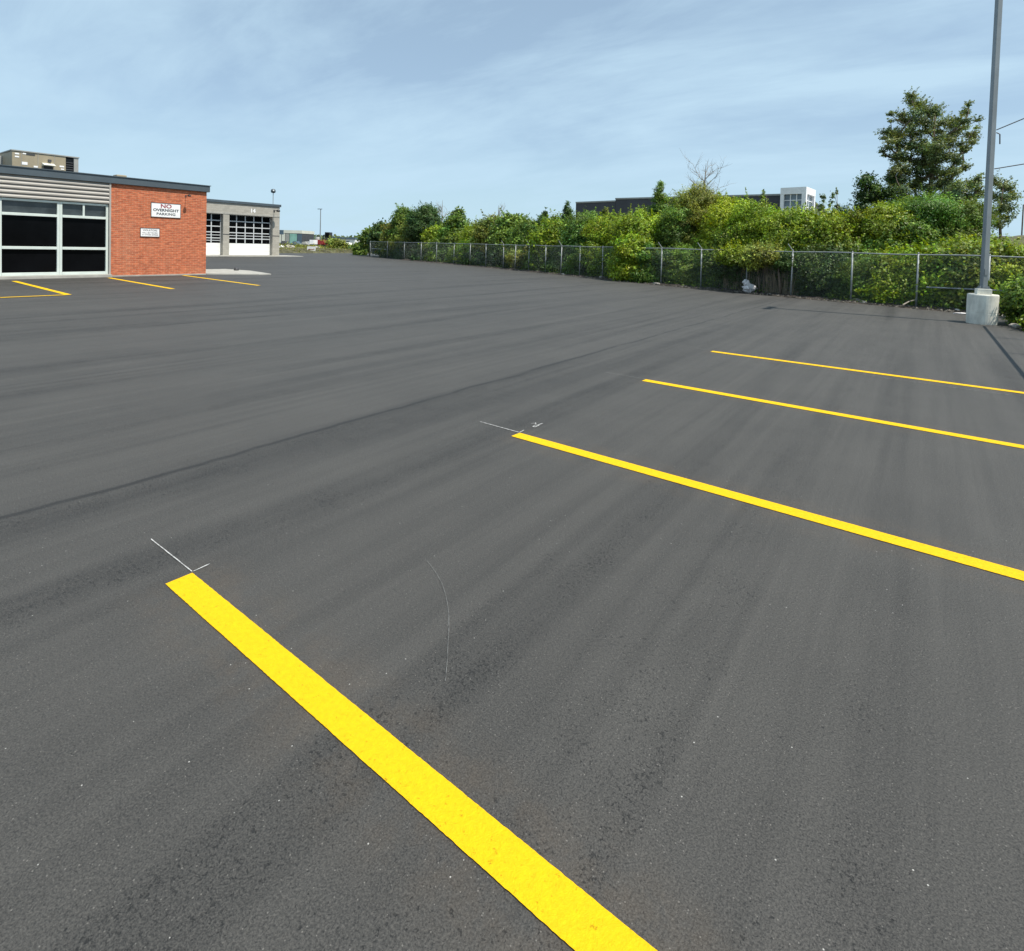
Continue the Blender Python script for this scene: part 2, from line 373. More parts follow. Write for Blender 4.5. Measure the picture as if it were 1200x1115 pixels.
M['glasslite'] = simple('transom_glass', (0.035, 0.042, 0.045), 0.05, var=0.5, scale=1.5, spec=0.5)
M['towerglass'] = simple('tower_glass', (0.12, 0.16, 0.19), 0.12, var=0.25, scale=0.5, spec=0.5)
M['lens'] = simple('lamp_lens', (0.5, 0.52, 0.52), 0.25, var=0.1)
M['lime'] = mat_leaf('leaf_lime', (0.215, 0.300, 0.022)); M['mid'] = mat_leaf('leaf_mid', (0.135, 0.220, 0.036))
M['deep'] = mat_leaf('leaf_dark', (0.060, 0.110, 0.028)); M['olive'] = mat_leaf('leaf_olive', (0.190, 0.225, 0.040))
M['pale'] = mat_leaf('leaf_pale', (0.16, 0.215, 0.10)); M['silver'] = mat_leaf('leaf_silver', (0.135, 0.185, 0.075))

# ------------------------------------------------------------------ ground
rng = np.random.default_rng(7); random.seed(7)
mb = MB(); mb.add([(-2500,-2500,-0.05),(2500,-2500,-0.05),(2500,2500,-0.05),(-2500,2500,-0.05)], [(0,1,2,3)])
tag(mb.build('ground', M['ground']), kind='structure')
lot = [(2.3,-30),(2.3,14.0),(1.98,15.6),(1.86,17.2),(1.90,19.0),(1.84,20.6),(1.72,21.5),(0.92,21.55),(-0.5,22.0),(-2.17,22.45),(-4.1,22.96),(-5.7,23.4),(-8.0,24.15),(-10.7,25.3),
       (-13.2,26.4),(-18,28.6),(-24.4,31.2),(-29.4,33.3),(-37.8,36.0),(-41.6,37.2),(-44,42),(-55,49),(-69,54.5),(-66.8,46),(-64.7,37.9),(-64.5,30),(-64,-30)]
# wobble the far edge so that it is not a ruled line
edge = []
for i in range(len(lot)):
    a, b_ = Vector(lot[i]), Vector(lot[(i+1) % len(lot)])
    n = max(1, int((b_-a).length/0.35)) if 1 <= i <= 18 else 1
    for k in range(n):
        p_ = a.lerp(b_, k/n)
        if 1 <= i <= 18: p_ += Vector((random.uniform(-.04,.04), random.uniform(-.06,.06)))
        edge.append((p_.x, p_.y))
mb = MB().prism(edge, -0.30, 0.0)
tag(mb.build('parking_lot_asphalt', M['asphalt']), kind='structure')

# dark soil verge between asphalt and fence: a strip of uneven dirt
def fence_y(x):
    pts = [(9,21.3),(1.5,22.15),(-2,23.05),(-4.4,23.95),(-10.6,26.0),(-24.8,32.0),(-42,38.0),(-60,44)]
    for (x1,y1),(x0,y0) in zip(pts, pts[1:]):
        if x0 <= x <= x1: return y0 + (y1-y0)*(x-x0)/(x1-x0)
    return pts[0][1]
def on_fence(px, depth=0.0):
    d = ground_dir(px); lo, hi = 5, 90
    for _ in range(50):
        mid_ = (lo+hi)/2; q = d*mid_
        if q.y < fence_y(q.x): lo = mid_
        else: hi = mid_
    return d*(lo+depth)
vs, fs = [], []
xs = np.arange(4.0, -43, -0.22); prof = np.linspace(-1.1, 1.3, 9)
for i, x in enumerate(xs):
    for j, o in enumerate(prof):
        hgt = -0.10 + 0.16*math.exp(-((o-0.15)/0.75)**2) + random.uniform(-.03,.035)
        if j == 0: hgt = -0.2
        vs.append((x + random.uniform(-.05,.05), fence_y(x)+o+random.uniform(-.05,.05), hgt))
n = len(prof)
for i in range(len(xs)-1):
    for j in range(n-1): fs.append((i*n+j, i*n+j+1, (i+1)*n+j+1, (i+1)*n+j))
tag(MB().add(vs, fs).build('soil_verge', M['soil'], smooth=False), kind='structure')

# earth bank behind the fence on the right
bc = at(1215, 300, 44); vs=[]; fs=[]
nx, ny = 40, 26
for i in range(nx):
    for j in range(ny):
        u, v_ = i/(nx-1)*2-1, j/(ny-1)*2-1
        hh = max(0, (1-(u*u+v_*v_)))**0.7*3.9 + random.uniform(-.12,.12)
        vs.append((bc.x+u*9, bc.y+v_*7+u*-2, hh-0.2))
for i in range(nx-1):
    for j in range(ny-1): fs.append((i*ny+j,(i+1)*ny+j,(i+1)*ny+j+1,i*ny+j+1))
tag(MB().add(vs, fs).build('earth_bank', M['bank'], smooth=True), kind='structure')

# ------------------------------------------------------------------ painted lines and chalk
def strip(name, a, b_, wd, z, mat, label, cat, group=None, jag=0.004, seg=0.15):
    a, b_ = Vector((a[0], a[1], 0)), Vector((b_[0], b_[1], 0)); d = (b_-a); L = d.length; d.normalize(); nrm = Vector((-d.y, d.x, 0))
    n = max(2, int(L/seg)); vs=[]; fs=[]
    for i in range(n+1):
        p_ = a + d*(L*i/n)
        for s_ in (-1, 1):
            q = p_ + nrm*s_*(wd/2+random.uniform(-jag, jag)) + (d*random.uniform(-.008,.008) if i in (0, n) else Vector((0,0,0)))
            vs.append((q.x, q.y, z))
    for i in range(n): fs.append((2*i, 2*i+2, 2*i+3, 2*i+1))
    return tag(MB().add(vs, fs).build(name, mat), label, cat, group)
G1 = 'yellow stall lines on the near side of the lot'
for i, (y, lab) in enumerate(((1.165, 'wide yellow parking line nearest the viewer running off the bottom of the photo'),
        (3.865, 'yellow parking line with a white chalk scribble beside its tip'),
        (6.562, 'third yellow parking line out, with a long faint chalk tail at its tip'),
        (9.262, 'farthest yellow parking line, next to the rail shadow near the light pole'))):
    strip('parking_line', (-2.84, y), (2.2, y+0.0), 0.118, 0.004, M['paint'], lab, 'parking line', G1, 0.0009, 0.012)
G2 = 'yellow stall lines in front of the brick building'
strip('parking_line', (-18.62, 4.83), (-24.75, 4.95), 0.14, 0.004, M['paint'], 'yellow line running from the window sill to the corner of the marked bay', 'parking line', G2, 0.004, 0.4)
strip('parking_line', (-18.60, 4.76), (-18.68, -6.0), 0.14, 0.008, M['paint'], 'yellow line lying across the bay end, leaving the photo at the left edge', 'parking line', G2, 0.004, 0.4)
strip('parking_line', (-19.15, 7.60), (-25.3, 7.80), 0.14, 0.004, M['paint'], 'yellow line starting where the windows meet the brick wall', 'parking line', G2, 0.004, 0.4)
strip('parking_line', (-19.14, 10.38), (-25.75, 10.62), 0.14, 0.004, M['paint'], 'yellow line starting near the far corner of the brick wall', 'parking line', G2, 0.004, 0.4)
G3 = 'white chalk layout marks'
strip('chalk_mark', (-3.33, 1.225), (-2.845, 1.228), 0.005, 0.004, M['chalk'], 'white chalk tail leading to the tip of the nearest yellow line', 'chalk mark', G3, 0.001, 0.05)
strip('chalk_mark', (-2.845, 1.23), (-2.85, 1.31), 0.006, 0.004, M['chalk'], 'short white chalk tick across the corner of the nearest yellow line', 'chalk mark', G3, 0.001, 0.02)
strip('chalk_mark', (-3.31, 3.93), (-2.85, 3.93), 0.009, 0.004, M['chalk'], 'white chalk tail leading to the tip of the second yellow line', 'chalk mark', G3, 0.001, 0.05)
strip('chalk_mark', (-2.85, 3.935), (-2.855, 4.01), 0.008, 0.004, M['chalk'], 'short white chalk tick at the tip of the second yellow line', 'chalk mark', G3, 0.001, 0.02)
strip('chalk_mark', (-3.42, 6.62), (-2.85, 6.62), 0.010, 0.004, M['chalk_faint'], 'faint chalk tail leading to the tip of the third yellow line', 'chalk mark', G3, 0.001, 0.05)
strip('chalk_mark', (-3.12, 9.33), (-2.85, 9.32), 0.012, 0.004, M['chalk_faint'], 'faint chalk tail leading to the tip of the farthest yellow line', 'chalk mark', G3, 0.001, 0.05)
strip('chalk_mark', (-0.6, 8.98), (0.9, 8.98), 0.012, 0.004, M['chalk_faint'], 'faint chalk line just short of the farthest yellow line', 'chalk mark', G3, 0.002, 0.05)
def ground_curve(pxs, wd, mat, label, cat='chalk mark', z=0.004, name='chalk_mark', group=G3):
    pts = [on_z(x, y, z) for x, y in pxs]; vs=[]; fs=[]
    for i, p_ in enumerate(pts):
        t_ = (pts[min(i+1,len(pts)-1)]-pts[max(i-1,0)]).normalized(); nn = Vector((-t_.y, t_.x, 0))
        ww = wd*(0.5+0.5*random.random())
        vs += [tuple(p_-nn*ww/2), tuple(p_+nn*ww/2)]
    for i in range(len(pts)-1): fs.append((2*i,2*i+2,2*i+3,2*i+1))
    return tag(MB().add(vs, fs).build(name, mat), label, cat, group)
sc_ = MB()
for seg_ in ([(622.5,496.5),(626,496),(628,498.3),(624.5,499.8)],[(626,496),(629,498.6),(636,496.2)],[(624,499.8),(627,500.6),(632,498.4)],[(627.5,495.5),(628.5,499)]):
    P_ = [on_z(x,y,0.004) for x,y in seg_]
    for a,b_ in zip(P_,P_[1:]):
        d=(b_-a).normalized(); nn=Vector((-d.y,d.x,0))*0.0045
        sc_.quad(tuple(a-nn),tuple(b_-nn),tuple(b_+nn),tuple(a+nn))
tag(sc_.build('chalk_mark', M['chalk']), 'white chalk scribble like a crossed figure beside the second yellow line', 'chalk mark', G3)
cv = [(498,655),(505,663),(512,673),(518,684),(522,696),(524.5,708),(526,722),(526,738),(525,755),(524,775),(522,798)]
ground_curve(cv, 0.0026, M['chalk_faint'], 'thin pale curved scratch in the asphalt between the two nearest lines', 'scratch', name='scratch', group=None)

# ------------------------------------------------------------------ text
def text_mesh(name, body, size, mat, parent, loc, rot=(RAD(90), 0, RAD(90)), bold=0.0, sx=1.0):
    cu = bpy.data.curves.new(name, 'FONT'); cu.body = body; cu.size = size; cu.align_x = 'CENTER'; cu.align_y = 'CENTER'; cu.offset = bold; cu.resolution_u = 3
    tmp = bpy.data.objects.new(name+'_tmp', cu); COL.objects.link(tmp)
    bpy.context.view_layer.update()
    me = bpy.data.meshes.new_from_object(tmp.evaluated_get(bpy.context.evaluated_depsgraph_get()))
    bpy.data.objects.remove(tmp); me.materials.clear(); me.materials.append(mat)
    o = bpy.data.objects.new(name, me); COL.objects.link(o); o.parent = parent; o.location = loc; o.rotation_euler = rot; o.scale = (sx, 1, 1)
    return o

# ------------------------------------------------------------------ brick building (front face at x = BX)
BX = -25.98
bb = empty('brick_building', (BX, 11.64, 0), 'low flat-roofed building with orange brick wall and big dark windows at left edge', 'building')
def L(mb, name, mat, parent, origin=(BX, 11.64, 0), **k):
    mb.v = [(x-origin[0], y-origin[1], z-origin[2]) for x, y, z in mb.v]
    return mb.build(name, mat, parent, **k)
Y1 = 11.64; YB = 8.05; YL = -9.0
brk = L(MB().box(BX-14, BX, YB, Y1, -0.05, 3.665), 'brick_wall', M['brick'], bb)
L(MB().box(BX-14, BX-0.45, YL, YB-0.003, -0.05, 3.66), 'inner_wall', M['dark'], bb)
# sill kerb along the foot of windows
L(MB().box(BX-0.45, BX+0.22, YL, YB-0.003, -0.05, 0.10), 'sill', M['concrete'], bb, bevel=0.01)
L(MB().box(BX-0.10, BX+0.05, YB+0.002, Y1, -0.05, 0.045), 'footing', M['concrete'], bb)
# siding with horizontal ribs
sd_ = MB(); zc = 2.86; rib = 0.158; zs = []
prof = [(0.0, 0.0), (0.018, 0.045), (0.025, 0.03*1), ]
k = 0; pts = []
while zc < 3.665-0.02:
    pts += [(BX-0.02, zc), (BX+0.055, zc+0.012), (BX+0.06, zc+0.06), (BX-0.005, zc+0.135)]
    zc += rib
pts.append((BX-0.02, 3.665))
for (x0,z0),(x1,z1) in zip(pts, pts[1:]): sd_.quad((x0,YL,z0),(x0,YB-0.06,z0),(x1,YB-0.06,z1),(x1,YL,z1))
L(sd_, 'siding', M['siding'], bb)
L(MB().box(BX-0.3, BX+0.06, YB-0.06, YB-0.003, 0.10, 3.665), 'corner_trim', M['siding'], bb)
# fascia
fa = MB().box(BX-14.1, BX+0.10, YL, Y1+0.10, 3.668, 3.93); L(fa, 'fascia', M['flash'], bb, bevel=0.01)
L(MB().box(BX-14.1, BX+0.13, YL, Y1+0.13, 3.932, 3.962), 'roof_edge', M['flash'], bb)
# storefront frame and panes
fr_x0, fr_x1 = BX-0.16, BX-0.03
def storefront(ya, yb, transoms, lab):
    w_ = MB(); wpt = 0.075
    wn = empty('window', (BX-0.1, ya, 0), None, None); wn.parent = bb; wn.location = (-0.1, ya-11.64, 0); wn['label'] = lab
    O = (BX-0.1, ya, 0)
    w_.box(fr_x0, fr_x1, ya, ya+wpt, 0.102, 2.84); w_.box(fr_x0, fr_x1, yb-wpt, yb, 0.102, 2.84)
    ia, ib = ya+wpt+0.001, yb-wpt-0.001
    for z0, z1 in ((0.102, 0.21), (1.05, 1.15), (2.245, 2.34), (2.76, 2.84)): w_.box(fr_x0+0.002, fr_x1+0.012, ia, ib, z0, z1)
    for y in transoms: w_.box(fr_x0, fr_x1, y-0.03, y+0.03, 2.341, 2.759)
    L(w_, 'frame', M['alu'], wn, O, bevel=0.006)
    for z0, z1 in ((0.211, 1.049), (1.151, 2.244)): L(MB().box(BX-0.13, BX-0.115, ia, ib, z0, z1), 'pane', M['glassdark'], wn, O)
    ys = [ia]+[q for y in transoms for q in (y-0.031, y+0.031)]+[ib]
    for a,b_ in zip(ys[::2], ys[1::2]): L(MB().box(BX-0.13, BX-0.115, a, b_, 2.341, 2.759), 'transom_pane', M['glasslite'], wn, O)
storefront(6.475, YB-0.065, (7.2,), 'dark window bay next to the brick, its transom split in two')
storefront(4.80, 6.473, (), 'dark window bay with one wide transom')
storefront(1.5, 4.798, (3.1,), None)
storefront(-2.0, 1.498, (), None)
# roof
L(MB().box(BX-13.9, BX-0.1, YL, Y1-0.05, 3.60, 3.69), 'roof', M['dark'], bb)

def sign(y0, y1, z0, z1, label, lines):
    s_ = empty('wall_sign', (BX+0.004, (y0+y1)/2, (z0+z1)/2), label, 'sign')
    hw, hh = (y1-y0)/2, (z1-z0)/2
    MB().box(0, 0.02, -hw, hw, -hh, hh).build('board', M['white'], s_)
    fr = MB(); tt = 0.014
    fr.box(0, 0.03, -hw-tt, hw+tt, hh, hh+tt).box(0, 0.03, -hw-tt, hw+tt, -hh-tt, -hh).box(0, 0.03, -hw-tt, -hw, -hh, hh).box(0, 0.03, hw, hw+tt, -hh, hh)
    fr.build('border', M['dark'], s_)
    for body, size, z, mt_, bo, sx in lines: text_mesh('lettering', body, size, mt_, s_, (0.0235, 0, z), bold=bo, sx=sx)
sign(9.46, 10.56, 2.46, 3.03, 'larger white sign reading NO OVERNIGHT PARKING high on the brick wall', [('NO', 0.225, 0.165, M['redletter'], 0.006, 1.2), ('OVERNIGHT', 0.155, -0.005, M['darkletter'], 0.005, 1.12), ('PARKING', 0.145, -0.165, M['darkletter'], 0.003, 1.2)])
sign(9.08, 9.76, 1.63, 1.96, 'smaller white sign with three lines of small print below the big one', [('VIOLATORS', 0.10, 0.085, M['darkletter'], 0.001, 1.0), ('WILL BE TOWED', 0.078, -0.02, M['darkletter'], 0.0, 0.95), ('AT OWNERS EXPENSE', 0.072, -0.10, M['darkletter'], 0.0, 0.82)])
def wall_lamp(x, y, z, arm, label, s=1.0):
    o = empty('wall_lamp', (x+0.003, y, z), label, 'wall lamp', 'floodlights on arms')
    MB().box(0, 0.02*s, -0.05*s, 0.05*s, -0.07*s, 0.07*s).build('mounting_plate', M['dark'], o)
    MB().tube([(0.02, 0, 0), (arm*0.8, 0, 0.05*s), (arm, 0, 0.02)], 0.018*s, 8).build('arm', M['dark'], o)
    MB().lathe([(0.03*s, -0.07*s), (0.12*s, -0.05*s), (0.12*s, 0.02*s), (0.07*s, 0.07*s), (0.02*s, 0.09*s)], 16, (arm, 0, 0)).build('lamp_head', M['black'], o, smooth=True)
wall_lamp(BX, 10.78, 3.42, 0.34, 'small dark floodlight under the fascia at the top of the brick wall', 0.55)

# rooftop units
def rtu():
    X0 = -30.0
    a = on_x(14, 176.8, X0); b_ = on_x(92, 185.5, X0); z0 = 3.70; top = (a.z+b_.z)/2
    y0, y1 = a.y, b_.y; dpt = 2.1
    o = empty('rooftop_unit', (X0, y0, z0), 'long tan rooftop air handler standing on the brick building', 'rooftop unit')
    O = (X0, y0, z0)
    ysp = y0 + (y1-y0)*0.80
    def LL(mb, n, mt_, par=o, **k): return L(mb, n, mt_, par, O, **k)
    LL(MB().box(X0-dpt, X0, y0, ysp, z0+0.1, top), 'cabinet', M['tan'], bevel=0.02)
    LL(MB().box(X0-dpt, X0-0.12, ysp+0.002, y1-0.16, z0+0.1, top-0.05), 'louvre_bay', M['black'])
    lo = MB()
    for k in range(9): zz_ = z0+0.2+k*(top-z0-0.35)/9; lo.box(X0-0.115, X0-0.03, ysp+0.01, y1-0.17, zz_, zz_+0.03)
    LL(lo, 'louvres', M['dark'])
    LL(MB().box(X0-dpt, X0, y1-0.158, y1, z0+0.1, top), 'end_panel', M['tangrey'])
    LL(MB().box(X0-dpt-0.02, X0+0.03, y0-0.03, y1+0.03, top+0.001, top+0.045), 'lid', M['tangrey'])
    LL(MB().box(X0-dpt+0.1, X0-0.1, y0+0.1, y1-0.1, 3.695, z0+0.099), 'curb', M['dark'])
    z0 += (top-z0)*0.46; h = top-z0; wd = y1-y0
    hd = MB().add([(X0+0.002,y0+wd*.43,z0+h*.46),(X0+0.002,y0+wd*.61,z0+h*.46),(X0+0.35,y0+wd*.61,z0+h*.30),(X0+0.35,y0+wd*.43,z0+h*.30),
                   (X0+0.002,y0+wd*.43,z0+h*.28),(X0+0.002,y0+wd*.61,z0+h*.28)], [(0,1,2,3),(0,3,4),(1,5,2),(4,3,2,5)])
    LL(hd, 'intake_hood', M['cream'])
    LL(MB().box(X0+0.002, X0+0.05, y0+wd*.46, y0+wd*.59, z0+h*.05, z0+h*.26), 'intake_screen', M['black'])
    LL(MB().box(X0+0.002, X0+0.06, y0+wd*.52, y0+wd*.57, z0+h*.55, z0+h*.70), 'control_box', M['dark'])
    for fy, fz, fw, fh in ((.04,.80,.06,.09),(.04,.62,.06,.09),(.15,.86,.05,.07),(.14,.22,.08,.17),(.31,.12,.06,.10),(.70,.30,.07,.10),(.72,.15,.05,.07)):
        LL(MB().box(X0+0.002, X0+0.012, y0+wd*fy, y0+wd*(fy+fw), z0+h*fz, z0+h*(fz+fh)), 'label_plate', M['white'])
    LL(MB().box(X0+0.002, X0+0.015, y0+wd*.20, y0+wd*.33, z0+h*.84, z0+h*.92), 'vent_slot', M['dark'])
    for fy in (.13, .37, .62): LL(MB().box(X0+0.002, X0+0.010, y0+wd*fy, y0+wd*fy+0.015, z0-0.3, top-0.02), 'panel_seam', M['tangrey'])
rtu()
o = empty('rooftop_unit', (-33, 4.0, 3.7), 'grey rooftop unit cut by the left edge of the photo', 'rooftop unit')
aa = on_x(6, 183.5, -31.5)
MB().box(-1.5, 1.5, -2.2, aa.y-4.0, 0.06, aa.z-3.7).build('cabinet', M['tangrey'], o, bevel=0.02)
MB().box(-1.4, 1.4, -2.1, aa.y-4.1, 0.0, 0.058).build('curb', M['dark'], o)
a, b_ = on_x(134, 207, -31.0), on_x(156, 210, -31.0)
o = empty('rooftop_unit', (-31.5, (a.y+b_.y)/2, 3.69), 'small low vent just showing over the fascia above the brick wall', 'roof vent')
hw = (b_.y-a.y)/2
MB().box(-0.4, 0.4, -hw, hw, 0, a.z-3.66).build('housing', M['tangrey'], o, bevel=0.03)
MB().box(-0.25, 0.25, -hw*.55, hw*.55, a.z-3.658, a.z-3.56).build('cap', M['tan'], o, bevel=0.03)

# concrete walk beyond the brick corner
tag(MB().prism([(-25.95,11.66),(-24.7,13.4),(-24.75,14.0),(-27.6,14.5),(-29.5,14.2),(-29.5,11.66)], -0.1, 0.05).build('concrete_walk', M['concrete']), kind='structure')
p_ = on_z(277, 317.2, 0.05)
tag(MB().lathe([(0.11,0),(0.12,0.05),(0.09,0.12),(0.04,0.15)], 10, (0,0,0)).build('drain_cap', M['dark'], loc=(p_.x, p_.y, 0.05)), 'small dark cap on the pale concrete walk', 'drain cap')

# ------------------------------------------------------------------ garage building
GX = -52.74
gb = empty('garage_building', (GX, 30.65, 0), 'grey concrete block garage with two glazed overhead doors beyond the brick wall', 'building')
GO = (GX, 30.65, 0)
def GL(mb, n, mt_, par=gb, O=GO, **k): return L(mb, n, mt_, par, O, **k)
HG = 4.93; DT = 3.93; rec = 0.42
D1 = (20.85, 25.12); D2 = (25.68, 29.93); D0 = (16.0, 20.3)
wl = MB()
for y0, y1 in ((4.0, D0[0]), (D0[1], D1[0]), (D1[1], D2[0]), (D2[1], 30.65)): wl.box(GX-0.5, GX, y0, y1, -0.05, DT)
wl.box(GX-0.5, GX, 4.0, 30.65, DT+0.0, HG)
GL(wl, 'front_wall', M['block'])
GL(MB().box(GX-12, GX-0.502, 4.0, 30.65, -0.05, HG), 'rear_block', M['block'])
for y0, y1 in ((D0[1], D1[0]), (D1[1], D2[0]), (D2[1], 30.66)): GL(MB().box(GX-0.01, GX+0.012, y0-0.006, y1+0.006, 1.99, 2.06), 'belt_course', M['dark'])
GL(MB().box(GX-12.1, GX+0.10, 3.9, 30.75, HG+0.002, HG+0.24), 'fascia', M['flash'], bevel=0.01)
GL(MB().box(GX-0.2, GX+0.03, 4.0, 30.65, DT-0.02, DT+0.14), 'lintel', M['concrete'])
GL(MB().box(GX-0.4, GX+0.05, 4.0, 30.70, -0.05, 0.07), 'footing', M['concrete'])
def garage_door(y0, y1, lab, splits):
    d = bpy.data.objects.new('overhead_door', None); COL.objects.link(d); d.parent = gb; d.location = (-rec, y0-30.65, 0); d['label'] = lab
    O = (GX-rec, y0, 0); x0, x1 = GX-rec-0.05, GX-rec
    ya, yb = y0+0.03, y1-0.03
    GL(MB().box(x0, x1, ya, yb, 0.09, 1.20), 'bottom_panel', M['white_door'], d, O)
    sl = MB()
    for zz_ in (0.46, 0.83): sl.box(x1+0.001, x1+0.004, ya, yb, zz_, zz_+0.012)
    GL(sl, 'panel_seam', M['door_frame'], d, O)
    fr = MB(); cols = 5; cw = (yb-ya)/cols; rows = [1.20, 1.66, 2.20, 2.74, 3.28, 3.90]
    for i in range(cols+1):
        c = ya+i*cw; fr.box(x0+.004, x1+.012, max(ya, c-0.045), min(yb, c+0.045), 1.203, 3.9)
    for z in rows[1:]: fr.box(x0+.002, x1+.016, ya, yb, z-0.045, z+0.045)
    for r in splits: zc_ = (rows[r]+rows[r+1])/2; fr.box(x0+.006, x1+.008, ya, yb, zc_-0.03, zc_+0.03)
    GL(fr, 'muntins', M['door_frame'], d, O)
    GL(MB().box(x0+.01, x1-.01, ya, yb, 1.21, 3.88), 'glazing', M['glassdark'], d, O)
garage_door(*D1, 'overhead door partly hidden behind the brick wall', (0, 1))
garage_door(*D2, 'overhead door seen whole', (1,))
garage_door(*D0, None, (1,))
nm = empty('number_plate', (GX+0.003, 27.9, 4.38), 'white bay number above the middle of the right garage door', 'number')
text_mesh('digits', '14', 0.52, M['white'], nm, (0.004, 0, -0.02), bold=0.02)
wall_lamp(GX, 30.05, 4.50, 0.75, 'dark floodlight on an arm at the right end of the garage wall', 1.5)
g_ = on_x(320, 238, GX-1.2)
o = empty('roof_beacon', (GX-1.2, g_.y, HG+0.0), 'round dark lamp on a thin post on the garage roof', 'roof lamp')
tp = on_x(320, 224, GX-1.2).z - HG
MB().tube([(0,0,0),(0,0,tp-0.15)], 0.035, 8).build('post', M['galv'], o)
MB().box(-0.12,0.12,-0.12,0.12,-0.02,0.02).build('base_plate', M['galv'], o)
MB().lathe([(0.05,-0.22),(0.2,-0.17),(0.24,0.0),(0.18,0.16),(0.06,0.2)], 16, (0,0,tp)).build('lamp_head', M['flash'], o, smooth=True)
MB().lathe([(0.09,-0.012),(0.10,0.0),(0.02,0.03)], 16, (0,0,0)).build('lens', M['lens'], o, smooth=True, loc=(0.22,-0.08,tp), rot=(0, RAD(80), 0))
tag(MB().prism([(GX+0.05,4),(GX+1.3,4),(GX+1.5,30.8),(GX+1.2,32.6),(GX-2,32.4),(GX-2,30.75),(GX+0.05,30.75)], -0.1, 0.05).build('garage_apron', M['concrete']), kind='structure')

# ------------------------------------------------------------------ light pole
PX, PY = 1.16, 18.62
lp = empty('light_pole', (PX, PY, 0), 'tall grey steel light pole on a round concrete base at right', 'light pole')
MB().lathe([(0.318,-0.05),(0.322,0.0),(0.325,0.28),(0.321,0.285),(0.321,0.295),(0.325,0.30),(0.325,0.735),(0.312,0.76)], 40).build('concrete_base', M['concrete_base'], lp)
MB().box(-0.15,0.15,-0.15,0.15,0.761,0.90).build('grout_pad', M['concrete_base'], lp, rot=(0,0,RAD(8)), bevel=0.01)
MB().box(-0.12,0.12,-0.12,0.12,0.901,0.925).build('base_plate', M['pole'], lp, rot=(0,0,RAD(8)))
s = 0.062; PH = 9.1
MB().add([(-s,-s,.926),(s,-s,.926),(s,s,.926),(-s,s,.926),(-s*.95,-s*.95,PH),(s*.95,-s*.95,PH),(s*.95,s*.95,PH),(-s*.95,s*.95,PH)],
         [(3,2,1,0),(4,5,6,7),(0,1,5,4),(1,2,6,5),(2,3,7,6),(3,0,4,7)]).build('pole', M['pole'], lp, rot=(0,0,RAD(32)), bevel=0.012)
for bx_, by_ in ((-.09,-.09),(.09,-.09),(.09,.09),(-.09,.09)):
    MB().lathe([(0.016,0),(0.016,0.03),(0.009,0.031),(0.009,0.05)], 6, (bx_*.96-by_*.13, by_*.96+bx_*.13, 0.9255)).build('anchor_bolt', M['galv'], lp)
MB().box(-0.035,0.035,-0.008,0.0,1.25,1.42).build('handhole_cover', M['pole'], lp, loc=(0.034,-0.054,0), rot=(0,0,RAD(32)))
for sg in (-1, 1):
    MB().box(-0.03, 0.03, min(0,sg*0.12), max(0,sg*0.12), PH-0.12, PH-0.06).build('bracket', M['pole'], lp)
    MB().box(-0.11, 0.11, min(sg*0.12,sg*0.5), max(sg*0.12,sg*0.5), PH-0.14, PH-0.03).build('luminaire', M['dark'], lp, bevel=0.02)
MB().tube([(0.09,0,4.9),(0.16,0,4.85),(0.17,0,4.6)], 0.014, 6).build('cable_hook', M['dark'], lp)
# overhead wires going right
def wire(py0, py1, label):
    z0 = z_at(1163, py0, Vector((PX,PY,0))); dirv = Vector((12.0, 5.0, 0))
    p0 = Vector((PX+0.09, PY, z0))
    # choose a rise so the wire passes (1200, py1)
    best = None
    for r in np.linspace(-2, 14, 200):
        p1 = p0 + dirv + Vector((0,0,r)); best_t = None
        for t_ in np.linspace(0.02, 0.3, 60):
            q = p0.lerp(p1, t_); d = q - CAM; dep = d.dot(FW); x = CX+F*d.dot(RT)/dep; y = CY-F*d.dot(UP)/dep
            if x >= 1200:
                e = abs(y-py1)
                if best is None or e < best[0]: best = (e, r)
                break
    p1 = p0 + dirv + Vector((0,0,best[1])); pts = [p0.lerp(p1, k/20) - Vector((0,0,0.12*math.sin(math.pi*k/20))) for k in range(21)]
    o = MB().tube([q-p0 for q in pts], 0.013, 6).build('overhead_wire', M['dark'], loc=p0); tag(o, label, 'wire', 'wires strung from the light pole')
wire(154, 137, 'upper overhead wire rising from the light pole to the right edge')
wire(199, 191, 'lower overhead wire running from the light pole to the right edge')
g_ = at(1196, 300, 60); zt = z_at(1196, 240, g_)
o = empty('utility_pole', (g_.x, g_.y, 0), 'thin dark utility pole far behind the fence at right edge', 'utility pole')
MB().tube([(0,0,-0.2),(0,0,zt)], [0.08,0.06], 8).build('mast', M['bark'], o)


